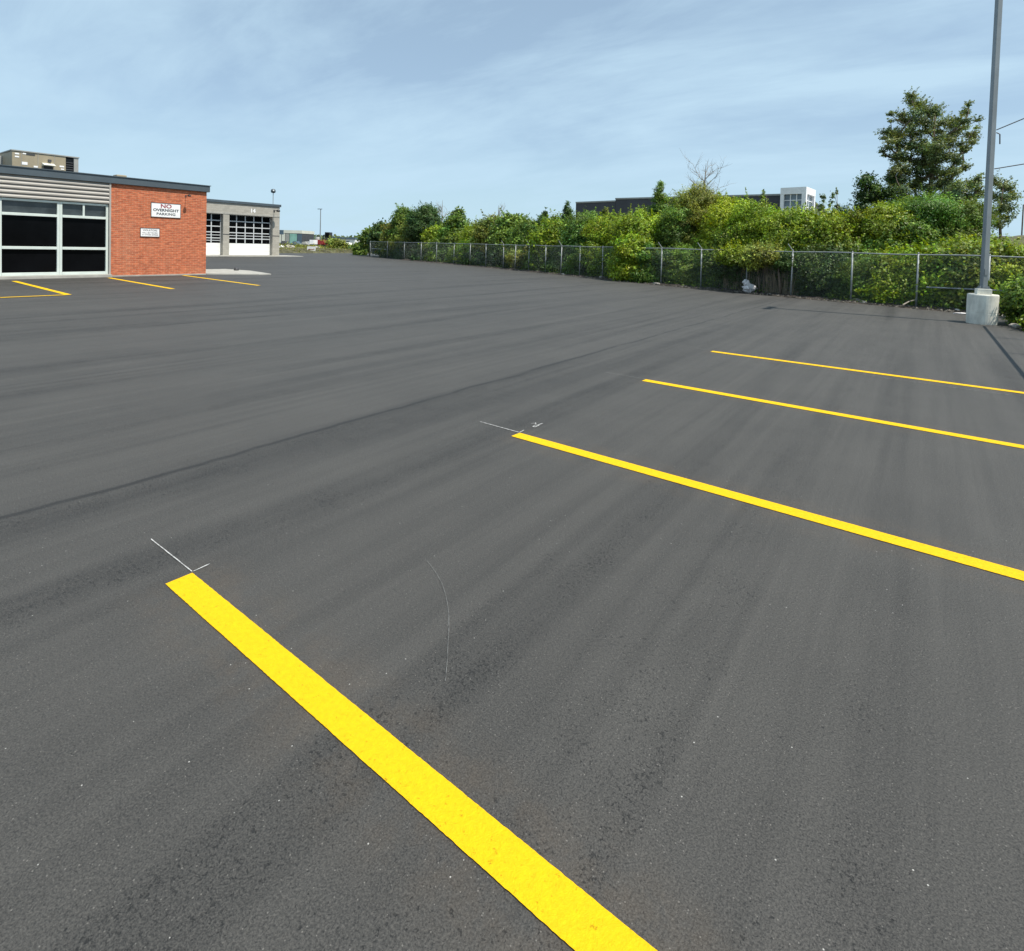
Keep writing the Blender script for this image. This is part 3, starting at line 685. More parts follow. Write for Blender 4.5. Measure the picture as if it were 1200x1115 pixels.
# ------------------------------------------------------------------ chain-link fences
def wires(P, z0, z1, sp=0.065, r=0.0013):
    """diagonal wires both ways along polyline P (list of (x,y)), as thin three-sided bars"""
    P = [Vector((a, b_)) for a, b_ in P]; S = [0]
    for a, b_ in zip(P, P[1:]): S.append(S[-1]+(b_-a).length)
    def pt(s_):
        s_ = min(max(s_, 0), S[-1])
        for i in range(len(P)-1):
            if s_ <= S[i+1]+1e-9: return P[i].lerp(P[i+1], (s_-S[i])/(S[i+1]-S[i]))
        return P[-1]
    H_ = z1-z0; V=[]; Fc=[]
    s0 = -H_
    while s0 < S[-1]:
        for sg in (1, -1):
            sa, sb = s0, s0+H_; za, zb = (z0, z1) if sg > 0 else (z1, z0)
            if sa < 0: za += (zb-za)*(-sa/H_); sa = 0
            if sb > S[-1]: zb -= (zb-za)*((sb-S[-1])/(sb-sa)); sb = S[-1]
            if sb-sa > 0.02:
                a, b_ = pt(sa), pt(sb); d = (b_-a).normalized(); nn = Vector((-d.y, d.x)); o_ = 0.002*sg
                base = len(V)
                for q, z in ((a, za), (b_, zb)):
                    for k in range(3):
                        th = 2*math.pi*k/3
                        off = math.cos(th)*r; up = math.sin(th)*r*1.2
                        V.append((q.x+nn.x*(off+o_), q.y+nn.y*(off+o_), z+up))
                for k in range(3): k2=(k+1)%3; Fc.append((base+k, base+k2, base+3+k2, base+3+k))
        s0 += sp
    m_ = MB(); m_.v = V; m_.f = Fc; return m_
post_px = [434,454,474,493.5,512,532,551,570,590.5,604,620,640,658,680,707,739,776,823,876,929,1000,1077,1160,1247]
arm_px = {776,823,929,658,620,590.5}
FH = 1.76
ff = empty('chain_link_fence', (on_fence(1077).x, on_fence(1077).y, 0), 'long galvanised chain-link fence along the far edge of the lot in front of the shrubs', 'fence')
FO = ff.location.copy()
pp = [on_fence(x) for x in post_px]
poly = [(p_.x, p_.y) for p_ in pp]
def FLc(mb, n, mt_, par=ff, **k): return L(mb, n, mt_, par, (FO.x, FO.y, 0), **k)
FLc(wires(poly, 0.02, FH-0.02), 'wire_mesh', M['wire'])
dense = []
for a, b_ in zip(pp, pp[1:]):
    for k in range(4): q = a.lerp(b_, k/4); dense.append((q.x, q.y, FH+0.012*math.sin(q.x*1.7)))
dense.append((pp[-1].x, pp[-1].y, FH))
FLc(MB().tube(dense, 0.021, 8), 'top_rail', M['galv'], smooth=True)
for x, q in zip(post_px, pp):
    r = 0.03 if x < 1200 else 0.03; lean = random.uniform(-.03,.03)
    po = FLc(MB().tube([(q.x,q.y,-0.2),(q.x+lean,q.y+lean*.4,FH+0.03)], r, 10).tube([(q.x+lean,q.y+lean*.4,FH+0.03),(q.x+lean,q.y+lean*.4,FH+0.07)], [0.036,0.012], 10), 'post', M['galv'], smooth=True)
    if x in arm_px:
        am = MB().tube([(q.x+lean,q.y,FH+0.03),(q.x+lean-0.17,q.y-0.08,FH+0.30)], 0.017, 6)
        am.v = [(a-FO.x, b_-FO.y, c) for a,b_,c in am.v]; am.build('barb_arm', M['galv'], po)
a, b_ = on_fence(1088), on_fence(1193)
FLc(MB().tube([(a.x,a.y-0.05,0.70),(b_.x,b_.y-0.05,0.74)], 0.024, 8), 'mid_rail', M['pole'])
a, b_ = on_fence(436), on_fence(453)
FLc(MB().tube([(a.x,a.y-0.04,0.95),(b_.x,b_.y-0.04,0.95)], 0.03, 8), 'mid_rail', M['galv'])
# side fence just outside the frame on the right (its rail throws the dark shadow line by the pole)
sf = empty('side_fence', (2.13, 18.0, 0), 'chain-link fence running toward the viewer past the right edge, its rail shadow on the asphalt', 'fence')
SO = (2.13, 18.0, 0); XF = 2.14
m_ = MB().tube([(XF, 1.0, FH), (XF, 18.0, FH)], 0.028, 10); L(m_, 'top_rail', M['galv'], sf, SO)
for y in (18.0, 15.6, 13.2, 10.8, 8.4, 6.0, 3.6, 1.2):
    L(MB().tube([(XF, y, -0.2), (XF, y, FH+0.05)], 0.03, 8), 'post', M['galv'], sf, SO)

# ------------------------------------------------------------------ vegetation
def mesh_np(name, V, quads, mat, tint, parent, loc):
    me = bpy.data.meshes.new(name); nv = len(V); nf = len(quads)
    me.vertices.add(nv); me.vertices.foreach_set('co', V.astype(np.float32).ravel())
    me.loops.add(nf*4); me.loops.foreach_set('vertex_index', quads.astype(np.int32).ravel())
    me.polygons.add(nf); me.polygons.foreach_set('loop_start', np.arange(0, nf*4, 4, dtype=np.int32))
    me.update(calc_edges=True)
    ca = me.attributes.new('tint', 'FLOAT_COLOR', 'POINT')
    ca.data.foreach_set('color', tint.astype(np.float32).ravel())
    me.materials.append(mat)
    o = bpy.data.objects.new(name, me); COL.objects.link(o); o.parent = parent; o.location = loc
    return o
def unit(v): return v/np.maximum(np.linalg.norm(v, axis=1, keepdims=True), 1e-9)
def leaves(C, Nn, size, r, lobe_tint, aspect=0.55, droop=0.0):
    n = len(C)
    nrm = unit(Nn + r.normal(0, 0.55, (n, 3)) + np.array([0, 0, 0.35]))
    a = unit(np.cross(nrm, r.normal(0, 1, (n, 3)) + np.array([0, 0, droop]))); b_ = np.cross(nrm, a)
    s_ = size*r.uniform(0.6, 1.35, (n, 1))
    L_ = a*s_*0.5; W_ = b_*s_*0.5*aspect
    V = np.stack([C-L_, C+W_-L_*0.15+nrm*s_*0.06, C+L_, C-W_-L_*0.15+nrm*s_*0.06], 1).reshape(-1, 3)
    Q = np.arange(4*n).reshape(n, 4)
    bright = r.lognormal(0, 0.30, (n, 1))*lobe_tint[:, :1]
    warm = r.normal(0, 0.10, (n, 1)) + lobe_tint[:, 1:2]
    t_ = np.concatenate([bright*(1+warm), bright, bright*(1-warm), np.ones((n, 1))], 1).clip(0.05, 3)
    return V, Q, np.repeat(t_, 4, 0)
def grow(name, base, lobes, mat, seed, label, cat, leaf=0.12, dens=1.0, trunk_h=None, stems=1, shoots=6, group=None,
         trunk_r=0.06, open_=0.0, aspect=0.55, bark='bark', trunkname='trunk', crownname='crown', warmth=0.0):
    """lobes: list of (offset Vector from base, rx, rz)."""
    r = np.random.default_rng(seed); rr = random.Random(seed)
    root = empty(name, base, label, cat, group)
    C, Nn, T = [], [], []
    for (c, rx, rz) in lobes:
        area = 4*math.pi*((rx*rx*2+rz*rz)/3)
        n = int(area/(leaf*leaf*aspect*0.5)*1.35*dens)+12
        d = unit(r.normal(0, 1, (n, 3))); rad = r.uniform(0, 1, (n, 1))**(0.30+open_)*(1+r.normal(0, 0.10, (n, 1)))
        # ragged lobe surface
        k1 = r.normal(0, 1, (3,)); k2 = r.normal(0, 1, (3,))
        rough_ = 1 + 0.30*np.sin(d@k1*4.0+c[0])[:, None] + 0.24*np.sin(d@k2*8.0)[:, None]
        P_ = np.array(c) + d*rad*rough_*np.array([rx, rx, rz])
        C.append(P_); Nn.append(d); T.append(np.tile([[math.exp(rr.gauss(0, 0.28)), rr.gauss(0, 0.09)+warmth]], (n, 1)))
        for _ in range(max(0, int(round(shoots*rr.uniform(0.4, 1.4))))):
            # leafy shoot breaking the outline
            dv = np.array([rr.gauss(0, 0.7), rr.gauss(0, 0.7), abs(rr.gauss(0.7, 0.5))]); dv /= np.linalg.norm(dv)
            ln = max(rx, rz)*rr.uniform(0.5, 1.25); m_n = max(5, int(ln/leaf*5))
            tt_ = r.uniform(0, 1, (m_n, 1)); st = np.array(c)+dv*np.array([rx, rx, rz])*0.75
            P2 = st + dv*tt_*ln + r.normal(0, leaf*0.45, (m_n, 3))*(1.1-tt_)
            C.append(P2); Nn.append(np.tile(dv, (m_n, 1))); T.append(np.tile([[math.exp(rr.gauss(0.1, 0.15)), rr.gauss(0.03, 0.06)+warmth]], (m_n, 1)))
    C = np.concatenate(C); Nn = np.concatenate(Nn); T = np.concatenate(T)
    C[:, 2] = np.maximum(C[:, 2], 0.03)
    V, Q, t_ = leaves(C, Nn, leaf, r, T, aspect)
    mesh_np(crownname, V, Q, M[mat], t_, root, (0, 0, 0))
    tb = MB(); top = max(c[2] for c, _, _ in lobes)
    th = trunk_h or top*0.9
    for s_i in range(stems):
        ox, oy = (rr.uniform(-.25,.25)*(stems>1), rr.uniform(-.25,.25)*(stems>1))
        tb.tube([(ox,oy,-0.15),(ox*1.3+rr.uniform(-.05,.05)*th*.3,oy*1.2,th*0.35),(ox*1.6+rr.uniform(-.08,.08)*th*.3,oy*1.4,th*0.7),(ox*1.8,oy*1.5,th)], [trunk_r,trunk_r*.8,trunk_r*.5,trunk_r*.15], 7)
    nodes = [Vector((0, 0, th*k/10)) for k in range(2, 10)]; par = [None]*len(nodes)
    order = sorted(lobes, key=lambda l: math.hypot(l[0][0], l[0][1]) + 0.25*l[0][2])
    segs = []
    for (c, rx, rz) in order:
        p1 = Vector(c); best = min(range(len(nodes)), key=lambda i: (nodes[i]-p1).length + (3.0 if nodes[i].z > p1.z-0.25*math.hypot(p1.x-nodes[i].x, p1.y-nodes[i].y) else 0))
        p0 = nodes[best]; md = p0.lerp(p1, 0.5) + Vector((rr.uniform(-.1,.1), rr.uniform(-.1,.1), -0.05))*(p1-p0).length
        segs.append([p0, md, p1, 1, best, len(nodes)+1]); nodes += [md, p1]; par += [best, len(nodes)-2]
    cnt = [1]*len(nodes)
    for i in range(len(nodes)-1, -1, -1):
        if par[i] is not None: cnt[par[i]] += cnt[i]
    for p0, md, p1, _, b0, b1 in segs:
        r1 = trunk_r*0.12*math.sqrt(cnt[b1]); tb.tube([p0, md, p1], [min(r1*1.3, trunk_r*.7), r1, r1*.7], 5, caps=False)
    tb.build(trunkname, M[bark], root, smooth=True)
    return root

def auto_lobes(h, R, seed, lo=0.12, n=None, shape='bush'):
    rr = random.Random(seed); out = []
    n = n or int(16+R*9+h*3); R = R*1.3 if shape != 'bush' else R*1.4
    for i in range(n):
        u = rr.random()
        if shape == 'cone':
            z = h*(lo+(0.93-lo)*u); rmax = R*(1.0-0.86*u)
            rx = max(0.16, R*0.42*(1-0.6*u)); rz = rx*rr.uniform(.7,1.0)
        elif shape == 'oval':
            z = h*(lo+(0.90-lo)*u); rmax = R*math.sin(math.pi*(0.16+0.76*u)); rx = R*rr.uniform(.30,.46); rz = rx*rr.uniform(.6,.9)
        else:
            z = h*(lo+(0.84-lo)*u); rmax = R*math.sqrt(max(0.05, 1-(max(0,u-.15))**2.2)); rx = R*rr.uniform(.30,.50); rz = min(rx*rr.uniform(.65,1.0), h*.3)
        ang = rr.random()*2*math.pi; rad = rmax*math.sqrt(rr.uniform(0.15, 1))*0.72
        z = min(z, h-rz*0.9); rx *= 1.15
        out.append(((rad*math.cos(ang), rad*math.sin(ang), z), rx, rz))
    tr = R*0.3 if shape != 'cone' else R*.16
    out.append(((rr.uniform(-.1,.1), rr.uniform(-.1,.1), h-tr*0.9), tr, tr))
    return out

SEED = 100
def plant(px, topy, wpx, depth, mat, label, shape='bush', lo=0.10, cat='shrub', name='shrub', leafk=1.0, dens=1.0, shoots=3, stems=3, n=None, open_=0.0, warmth=0.0, group=None, aspect=.55):
    global SEED; SEED += 1
    if px < 480: wpx *= 0.72
    g = on_fence(px, depth); R = wpx/2*g.dot(FW)/F
    if depth > 0.6:
        q0, q1 = on_fence(px-4), on_fence(px+4); tf = (q1-q0).normalized(); sa = abs(tf.cross(ground_dir(px)).z)
        depth = max(depth, (R*1.45+0.1)/max(sa, .25)); g = on_fence(px, depth)
    vr = random.Random(px*7+int(topy)); leafk *= vr.uniform(.82, 1.25); aspect = vr.uniform(.34, .68); warmth += vr.gauss(0, .05)
    dep = g.dot(FW); h = z_at(px, topy, g); R = wpx/2*dep/F
    leaf = max(0.085, dep*0.0036)*leafk
    grow(name, (g.x, g.y, -0.03), auto_lobes(h, R, SEED, lo, n, shape), mat, SEED, label, cat, leaf, dens, stems=stems, shoots=shoots,
         trunk_r=0.03+0.012*h, open_=open_, warmth=warmth, group=group or 'shrubs and small trees along the fence', aspect=aspect)
T_ = dict(cat='tree', name='small_tree', stems=1, lo=0.22)
# front row right behind the wire
for row in (
 (1192,289,60,1.4,'lime','olive scrub behind the fence at the right edge, right of the light pole'),
 (1143,288,66,1.5,'olive','olive green scrub behind the fence at the light pole'),
 (1100,291,60,1.2,'lime','green scrub behind the fence just left of the light pole'),
 (1056,293,56,1.2,'lime','yellowish leafy scrub between the two rightmost clear fence posts'),
 (1020,300,44,1.1,'mid','low green scrub right of the white-capped fence post'),
 (972,288,54,1.3,'deep','dark green brush between the vine tangle and the capped post'),
 (944,290,34,1.2,'deep','dark brush right of the brown stems'),
 (812,289,48,1.2,'mid','mid green brush seen through the wire between the two armed posts'),
 (842,291,36,1.2,'mid','grass green brush left of the brown stem tangle'),
 (783,291,44,1.3,'deep','dark brush right of the post with a raised arm'),
 (724,290,40,1.1,'mid','dull green brush between the bright overhanging bush and its neighbour'),
 (694,288,38,1.2,'mid','low green brush behind the fence left of the bright overhanging bush'),
 (668,289,36,1.2,'deep','dark brush behind the fence below the dark warehouse left end'),
 (640,292,34,1.2,'mid','green brush behind wire below the thin spire tree'),
 (616,293,32,1.3,'olive','greyish brush behind the fence among white-topped posts'),
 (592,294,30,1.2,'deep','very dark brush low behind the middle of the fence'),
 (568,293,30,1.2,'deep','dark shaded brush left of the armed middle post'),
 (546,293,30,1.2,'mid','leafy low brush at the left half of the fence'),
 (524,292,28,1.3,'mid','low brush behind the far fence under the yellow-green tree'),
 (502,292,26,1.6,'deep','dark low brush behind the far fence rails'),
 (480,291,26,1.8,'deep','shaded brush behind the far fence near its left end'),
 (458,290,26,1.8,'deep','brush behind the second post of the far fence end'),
): plant(*row, shoots=4)
# second row: bushes and small trees rising above the rail
for row, kw in (
 ((1176,284,56,3.2,'lime','bright yellow-green bush above the rail right of the light pole'), dict(shoots=5)),
 ((1132,279,56,3.0,'lime','bright lime bush above the rail touching the light pole'), dict(shoots=5)),
 ((1084,229,74,5.0,'mid','rounded mid green tree below the tall layered tree'), dict(shape='oval', **T_)),
 ((1052,254,52,3.4,'mid','leafy green bush below the rounded tree'), dict(shoots=4)),
 ((1032,241,58,3.6,'lime','yellow-green small tree left of the rounded green tree'), dict(shape='oval', **T_)),
 ((1002,246,52,3.2,'lime','lime bush right of the thin saplings'), dict(shoots=5)),
 ((972,246,60,3.0,'lime','lime bush below the two thin saplings'), dict(shoots=5)),
 ((938,244,58,2.8,'lime','round bright lime bush in front of the white glass tower'), dict(shoots=6)),
 ((906,244,52,2.6,'lime','bright bush left of the glass tower above the brown stems'), dict(shoots=5)),
 ((876,235,56,3.0,'lime','tall lime bush in front of the dark warehouse right part'), dict(shoots=6)),
 ((846,230,52,3.4,'lime','lime bush right of the bare dead treetop'), dict(shoots=6)),
 ((817,217,56,4.2,'olive','yellowish tree carrying the bare dead treetop'), dict(shape='oval', shoots=5, **T_)),
 ((772,212,40,6.0,'mid','pointed green tree standing in front of the dark warehouse'), dict(shape='cone', shoots=5, **T_)),
 ((795,231,46,3.4,'mid','green bush between the pointed tree and the yellowish tree'), dict(shoots=4)),
 ((748,246,54,2.6,'lime','lime bush in front of the pointed tree'), dict(shoots=5)),
 ((744,275,36,0.35,'lime','bright bush hanging over the fence rail'), dict(shoots=5, warmth=.05)),
 ((760,284,26,0.5,'mid','leafy sprays spilling through the fence beside the armed post'), dict(shoots=4)),
 ((716,252,46,3.2,'lime','lime bush under the dark warehouse wall'), dict(shoots=4)),
 ((708,243,26,5.0,'olive','thin pale-topped tree in front of the dark warehouse left part'), dict(shape='cone', shoots=4, **T_)),
 ((688,248,44,4.0,'mid','green bush below the left corner of the dark warehouse'), dict(shoots=4)),
 ((664,236,28,5.5,'deep','dark green spiky tree at the left corner of the dark warehouse'), dict(shape='cone', shoots=6, **T_)),
 ((650,252,42,3.0,'lime','yellow-green bush left of the spiky dark tree'), dict(shoots=4)),
 ((636,252,26,5.0,'deep','dark rounded tree with the thin poplar spire rising behind'), dict(shape='oval', shoots=4, **T_)),
 ((638,243,7,7.0,'deep','very thin dark poplar spire left of the spiky tree'), dict(shape='cone', shoots=1, **T_)),
 ((621,257,38,4.0,'mid','green bush in the dip left of the poplar spire'), dict(shoots=4)),
 ((600,253,42,4.2,'mid','light topped green tree right of the bare twigs'), dict(shape='oval', shoots=4, **T_)),
 ((578,253,38,4.0,'olive','olive tree carrying bare twigs at the middle of the far row'), dict(shape='oval', shoots=4, **T_)),
 ((556,262,38,3.0,'lime','low lime bush in the notch of the far treeline'), dict(shoots=4)),
 ((536,245,44,4.6,'mid','green tree with sloping right side in the far row'), dict(shape='cone', shoots=5, **T_)),
 ((514,266,34,2.6,'lime','bright lime tree in front of the far row, left of the sloping tree'), dict(shape='oval', shoots=4, **T_)),
 ((498,241,36,5.0,'deep','dark round-topped tree, highest in the far row'), dict(shape='oval', shoots=3, **T_)),
 ((474,244,38,4.6,'mid','pale topped green tree left of the dark round one'), dict(shape='oval', shoots=5, **T_)),
 ((484,262,34,2.8,'olive','olive bush below the dark round-topped tree'), dict(shoots=4)),
 ((462,262,34,2.6,'olive','yellow-green bush above the far fence end'), dict(shoots=4)),
 ((446,260,32,4.6,'deep','dark green tree stepping down near the left end of the row'), dict(shape='oval', shoots=5, **T_)),
 ((433,268,26,4.0,'mid','small tree at the left end of the row'), dict(shape='oval', shoots=4, **T_)),
 ((985,242,40,6.0,'mid','green tree behind the lime bushes below the right thin sapling'), dict(shape='oval', shoots=5, **T_)),
 ((860,231,44,6.0,'mid','mid green tree behind the lime bushes in front of the dark warehouse'), dict(shape='oval', shoots=5, **T_)),
 ((1058,232,46,6.0,'mid','green tree filling the space under the left side of the tallest tree'), dict(shape='oval', shoots=5, **T_)),
 ((1128,238,56,5.5,'mid','green tree under the right side of the tallest tree beside the light pole'), dict(shape='oval', shoots=5, **T_)),
 ((422,285,18,5.0,'mid','lowest shrub at the left end of the treeline'), dict(shoots=3)),
): plant(*row, **kw)

def lobe_tree(name, pxbase, depth, blobs, mat, label, leafk=1.0, dens=1.0, trunk_px=None, tr=0.16, flat=True, open_=0.1, shoots=3, jitter=0.6, warmth=0.0, fill=True):
    global SEED; SEED += 1
    rr = random.Random(SEED); g = on_fence(pxbase, depth); dep = g.dot(FW); side = RT.copy(); side.z = 0; side.normalize()
    away = ground_dir(pxbase); lobes = []
    R = max(abs(b_[0]-pxbase) for b_ in blobs)*dep/F
    for (x, y, rx, ry) in blobs:
        P_ = at(x, y, dep); off = P_ - Vector((g.x, g.y, 0)); off += away*rr.uniform(-.5,.5)*R*jitter
        lobes.append(((off.x, off.y, off.z), rx*dep/F, ry*dep/F))
        if fill: off2 = off - away*rr.uniform(.2, .6)*R*rr.choice((-1, 1)); lobes.append(((off2.x+rr.uniform(-.15,.15), off2.y, off2.z+rr.uniform(-.2,.2)), rx*dep/F, ry*dep/F))
    leaf = max(0.09, dep*0.0040)*leafk
    return grow(name, (g.x, g.y, -0.03), lobes, mat, SEED, label, 'tree', leaf, dens, trunk_h=max(l[0][2] for l in lobes)*0.97, stems=1, shoots=shoots, trunk_r=tr, open_=open_, aspect=.5, warmth=warmth)
lobe_tree('tall_tree', 1088, 9.0, [(1069,120,7,4),(1075,124,9,4),(1083,131,9,5),(1095,133,8,5),(1056,132,8,4),(1062,139,8,5),(1078,142,10,6),(1040,152,6,3),(1046,156,7,4),(1056,158,8,5),(1070,156,10,6),(1086,153,11,6),(1102,146,10,5),
  (1113,140,7,5),(1124,137,6,5),(1131,130,4,5),(1137,156,8,4),(1128,151,8,4),(1118,156,8,6),(1043,174,8,4),(1054,170,8,5),(1068,172,11,6),(1084,172,12,7),(1100,166,10,6),(1113,172,8,5),(1126,170,6,4),(1131,178,5,3),
  (1060,184,10,5),(1076,188,12,7),(1092,187,11,7),(1108,186,9,5),(1120,190,7,4),(1062,200,9,5),(1078,202,11,6),(1094,203,10,6),(1108,203,8,5),(1070,216,10,6),(1086,218,10,6),(1100,220,9,6),(1056,212,10,6),(1112,214,9,6),(1058,228,10,7),(1074,232,10,7),(1092,233,10,7),(1108,230,10,7),(1086,178,12,7),(1098,178,10,6),(1050,186,7,4),(1052,200,8,5),(1118,202,8,5),(1036,160,4,2),(1143,152,4,2),(1140,166,5,3),(1036,180,4,2),(1133,134,4,3),(1128,196,5,3),(1044,142,4,2)],
  'silver', 'tallest tree, open and layered, rising beside the light pole', dens=0.62, tr=0.15, open_=0.5, shoots=9, leafk=0.85, warmth=0.02)
lobe_tree('dark_tree', 1024, 7.0, [(1019,209,6,4),(1012,217,8,6),(1024,219,8,7),(1008,230,7,6),(1018,233,10,7),(1031,232,9,7),(1043,208,7,5),(1050,214,8,6),(1044,224,9,8),(1034,246,12,9),(1052,236,10,9),(1012,246,9,8)],
  'deep', 'dark tree left of the tallest tree', dens=0.85, tr=0.12, open_=0.2, shoots=5)
lobe_tree('thin_tree', 1140, 7.5, [(1128,222,9,7),(1120,232,10,8),(1137,214,7,6),(1136,232,10,8),(1146,208,5,4),(1122,246,12,10),(1138,248,12,9),(1126,262,12,9),(1142,264,10,8),(1148,226,6,6)],
  'silver', 'grey-green tree directly behind the light pole', dens=0.8, tr=0.1, open_=0.3, shoots=4)
lobe_tree('feathery_tree', 1172, 10.0, [(1166,214,7,5),(1174,218,8,5),(1183,221,7,5),(1188,232,6,5),(1178,232,8,6),(1166,230,7,6),(1184,245,8,6),(1172,246,8,7),(1164,250,6,6),(1180,258,7,5),(1170,262,7,6)],
  'pale', 'feathery pale tree with sky showing through, right of the light pole', dens=0.42, tr=0.09, open_=0.5, shoots=5)
for px, ty, wd, lab in ((963,227,12,'left one of two thin saplings poking above the lime bushes right of the tower'), (978,223,16,'right one of two thin saplings poking above the lime bushes'), (896,222,14,'thin dark sapling rising left of the white glass tower')):
    rr = random.Random(px); hb = [(px+rr.uniform(-wd/2,wd/2)*(0.3+k/7*0.7), ty+3+k*5, 2.0+k*.4, 2.2) for k in range(7)]
    lobe_tree('sapling', px, 5.0, hb, 'silver', lab, dens=0.5, tr=0.04, open_=0.4, shoots=1)
# vine covered tangle of dry stems over the fence
g0 = on_fence(892, 0.35)
plant(868,290,34,0.35,'lime','yellow-green vine cap on the rail above white trash',lo=.74,shoots=7,n=22,warmth=.05,cat='vine',name='vine_clump')
plant(900,288,40,0.35,'olive','olive vine cap on the rail between the two posts above brown stems',lo=.74,shoots=7,n=22,cat='vine',name='vine_clump')
plant(923,293,22,0.3,'deep','dark vine lump against the armed post',lo=.6,shoots=3,cat='vine',name='vine_clump')
plant(893,294,76,1.4,'deep','dark brush in the shade behind the dry brown stems',shoots=4)
for xa, xb, nst, lab in ((850, 938, 210, 'mass of dry brown stems packed behind the fence below the vines'),):
    mbs = MB(); rr = random.Random(5)
    for k in range(nst):
        q = on_fence(rr.uniform(xa, xb), rr.uniform(0.06, 0.8)); hh = rr.uniform(0.7, 1.75); lx, ly = rr.gauss(0,.07), rr.gauss(0,.07)
        mbs.tube([(q.x,q.y,0),(q.x+lx*.6,q.y+ly*.6,hh*.5),(q.x+lx*2,q.y+ly*2,hh)], [0.011,0.008,0.004], 4, caps=False)
    tag(mbs.build('dry_stems', M['drystem']), lab, 'dry stems', kind='stuff')

def bare(px, depth, topy, boty, spread, label, n0=6, seed=3):
    rr = random.Random(seed); g = on_fence(px, depth); H_ = z_at(px, topy, g); hb = z_at(px, boty, g); mbt = MB()
    dep = g.dot(FW); S_ = spread*dep/F
    def br(p, d, ln, r_, lv):
        pts = [p]; dd = d.copy()
        for k in range(4):
            dd = (dd + Vector((rr.gauss(0,.16), rr.gauss(0,.16), rr.gauss(0.06,.1)))).normalized(); pts.append(pts[-1]+dd*ln/4)
        mbt.tube(pts, [r_*(1-.18*i) for i in range(5)], 5, caps=False)
        if lv > 0:
            for k in range(5):
                q = pts[1+k % 4]; nd = (dd + Vector((rr.gauss(0,.75), rr.gauss(0,.75), rr.gauss(.1,.4)))).normalized()
                br(q, nd, ln*rr.uniform(.45,.7), r_*.5, lv-1)
    hgt = H_-hb
    mbt.tube([(0,0,-0.1),(0.05,0.02,hb*.6),(0,0,hb+hgt*.4),(0.03,0,H_)], [0.07,0.055,0.035,0.010], 6)
    for k in range(n0):
        a_ = k/n0*6.28+rr.random(); br(Vector((0,0,hb+hgt*rr.uniform(-.2,.55))), Vector((math.cos(a_)*.8, math.sin(a_)*.8, rr.uniform(.3,.9))).normalized(), S_*rr.uniform(.6,1.0), 0.022, 2)
    root = empty('bare_tree', (g.x, g.y, 0), label, 'tree')
    mbt.build('branches', M['deadwood'], root)
bare(823, 4.6, 192, 228, 28, 'bare dead treetop sticking up out of the yellowish tree', 8, 3)
bare(517, 5.2, 235, 255, 13, 'bare twigs rising right of the dark round-topped far tree', 5, 4)
bare(583, 4.4, 241, 262, 13, 'small spray of bare twigs above the middle of the far row', 5, 5)

# near shrub on the right edge of the asphalt
def near_shrub(x, y, h, R, label, mat):
    global SEED; SEED += 1
    grow('shrub', (x, y, -0.03), auto_lobes(h, R, SEED, 0.15, 12), mat, SEED, label, 'shrub', 0.085, 0.9, stems=4, shoots=3, trunk_r=0.02, group='shrubs on the right edge of the asphalt')
near_shrub(2.50, 19.1, 1.15, 0.80, 'bright leafy shrub spilling onto the asphalt right of the concrete base', 'mid')
near_shrub(2.45, 17.55, 0.62, 0.48, 'lowest leafy shrub at the right edge of the photo in front of its taller neighbour', 'lime')
near_shrub(2.75, 20.6, 0.75, 0.6, 'green shrub at the foot of the fence right of the light pole', 'olive')

# weeds along the fence foot
C=[];Nn=[];r_=np.random.default_rng(55)
nn_=5200
xs_=r_.uniform(-41,3.0,nn_)**1; xs_=3.0-np.abs(r_.beta(1,2.1,nn_))*44
cl=(np.sin(xs_*1.9)+np.sin(xs_*0.7+2)+np.sin(xs_*4.3))>-.2
xs_=xs_[cl]; ys_=np.array([fence_y(x) for x in xs_])+r_.normal(0.35,0.28,len(xs_)); zs_=np.abs(r_.normal(0,0.14,len(xs_)))+0.03
V,Q,t_=leaves(np.stack([xs_,ys_,zs_],1), np.tile([0,0,0.3],(len(xs_),1)), 0.12, r_, np.tile([[1.0,0.05]],(len(xs_),1)), 0.3)
o=mesh_np('weeds',V,Q,M['mid'],t_,None,(0,0,0)); tag(o,'low weeds growing along the foot of the fence','weeds',kind='stuff')

gm = MB(); rg = random.Random(21)
for k in range(1000):
    x = 3.0-abs(rg.betavariate(1, 2.0))*44; y = fence_y(x)-0.45+rg.gauss(0, .22); z = -0.01+rg.uniform(0,.05); q = rg.uniform(.012, .045)
    P5 = [(x+rg.uniform(-q,q)*1.5, y+rg.uniform(-q,q)*1.5, z+rg.uniform(0,q)) for _ in range(5)]
    gm.add([(x-q,y-q*.6,z),(x+q,y-q*.5,z),(x+q*.4,y+q,z),(x+rg.uniform(-q,q)*.5,y+rg.uniform(-q,q)*.5,z+q*1.1)], [(0,1,3),(1,2,3),(2,0,3),(2,1,0)])
tag(gm.build('gravel', M['gravel']), 'loose gravel and crumbs along the asphalt edge by the fence', 'gravel', kind='stuff')
# rocks, concrete chunks and trash along the verge
def rock(px, py, sx, sy, sz, mat, label, name='stone', cat='stone', group='stones along the fence foot', rz=0.0, seed=0):
    rr = random.Random(seed+int(px)); g = on_z(px, py, 0.02)
    prof=[]; mbk = MB(); nlat, nlon = 5, 8; b=[]
    for i in range(nlat+1):
        th = math.pi*i/nlat
        for j in range(nlon):
            ph = 2*math.pi*j/nlon; k = 1+rr.uniform(-.24,.24)
            mbk.v.append((sx*math.sin(th)*math.cos(ph)*k, sy*math.sin(th)*math.sin(ph)*k, sz*0.6+sz*math.cos(th)*k))
    for i in range(nlat):
        for j in range(nlon): mbk.f.append((i*nlon+j,(i+1)*nlon+j,(i+1)*nlon+(j+1)%nlon,i*nlon+(j+1)%nlon))
    return tag(mbk.build(name, M[mat], loc=(g.x, g.y, 0), rot=(0,0,rz)), label, cat, group)
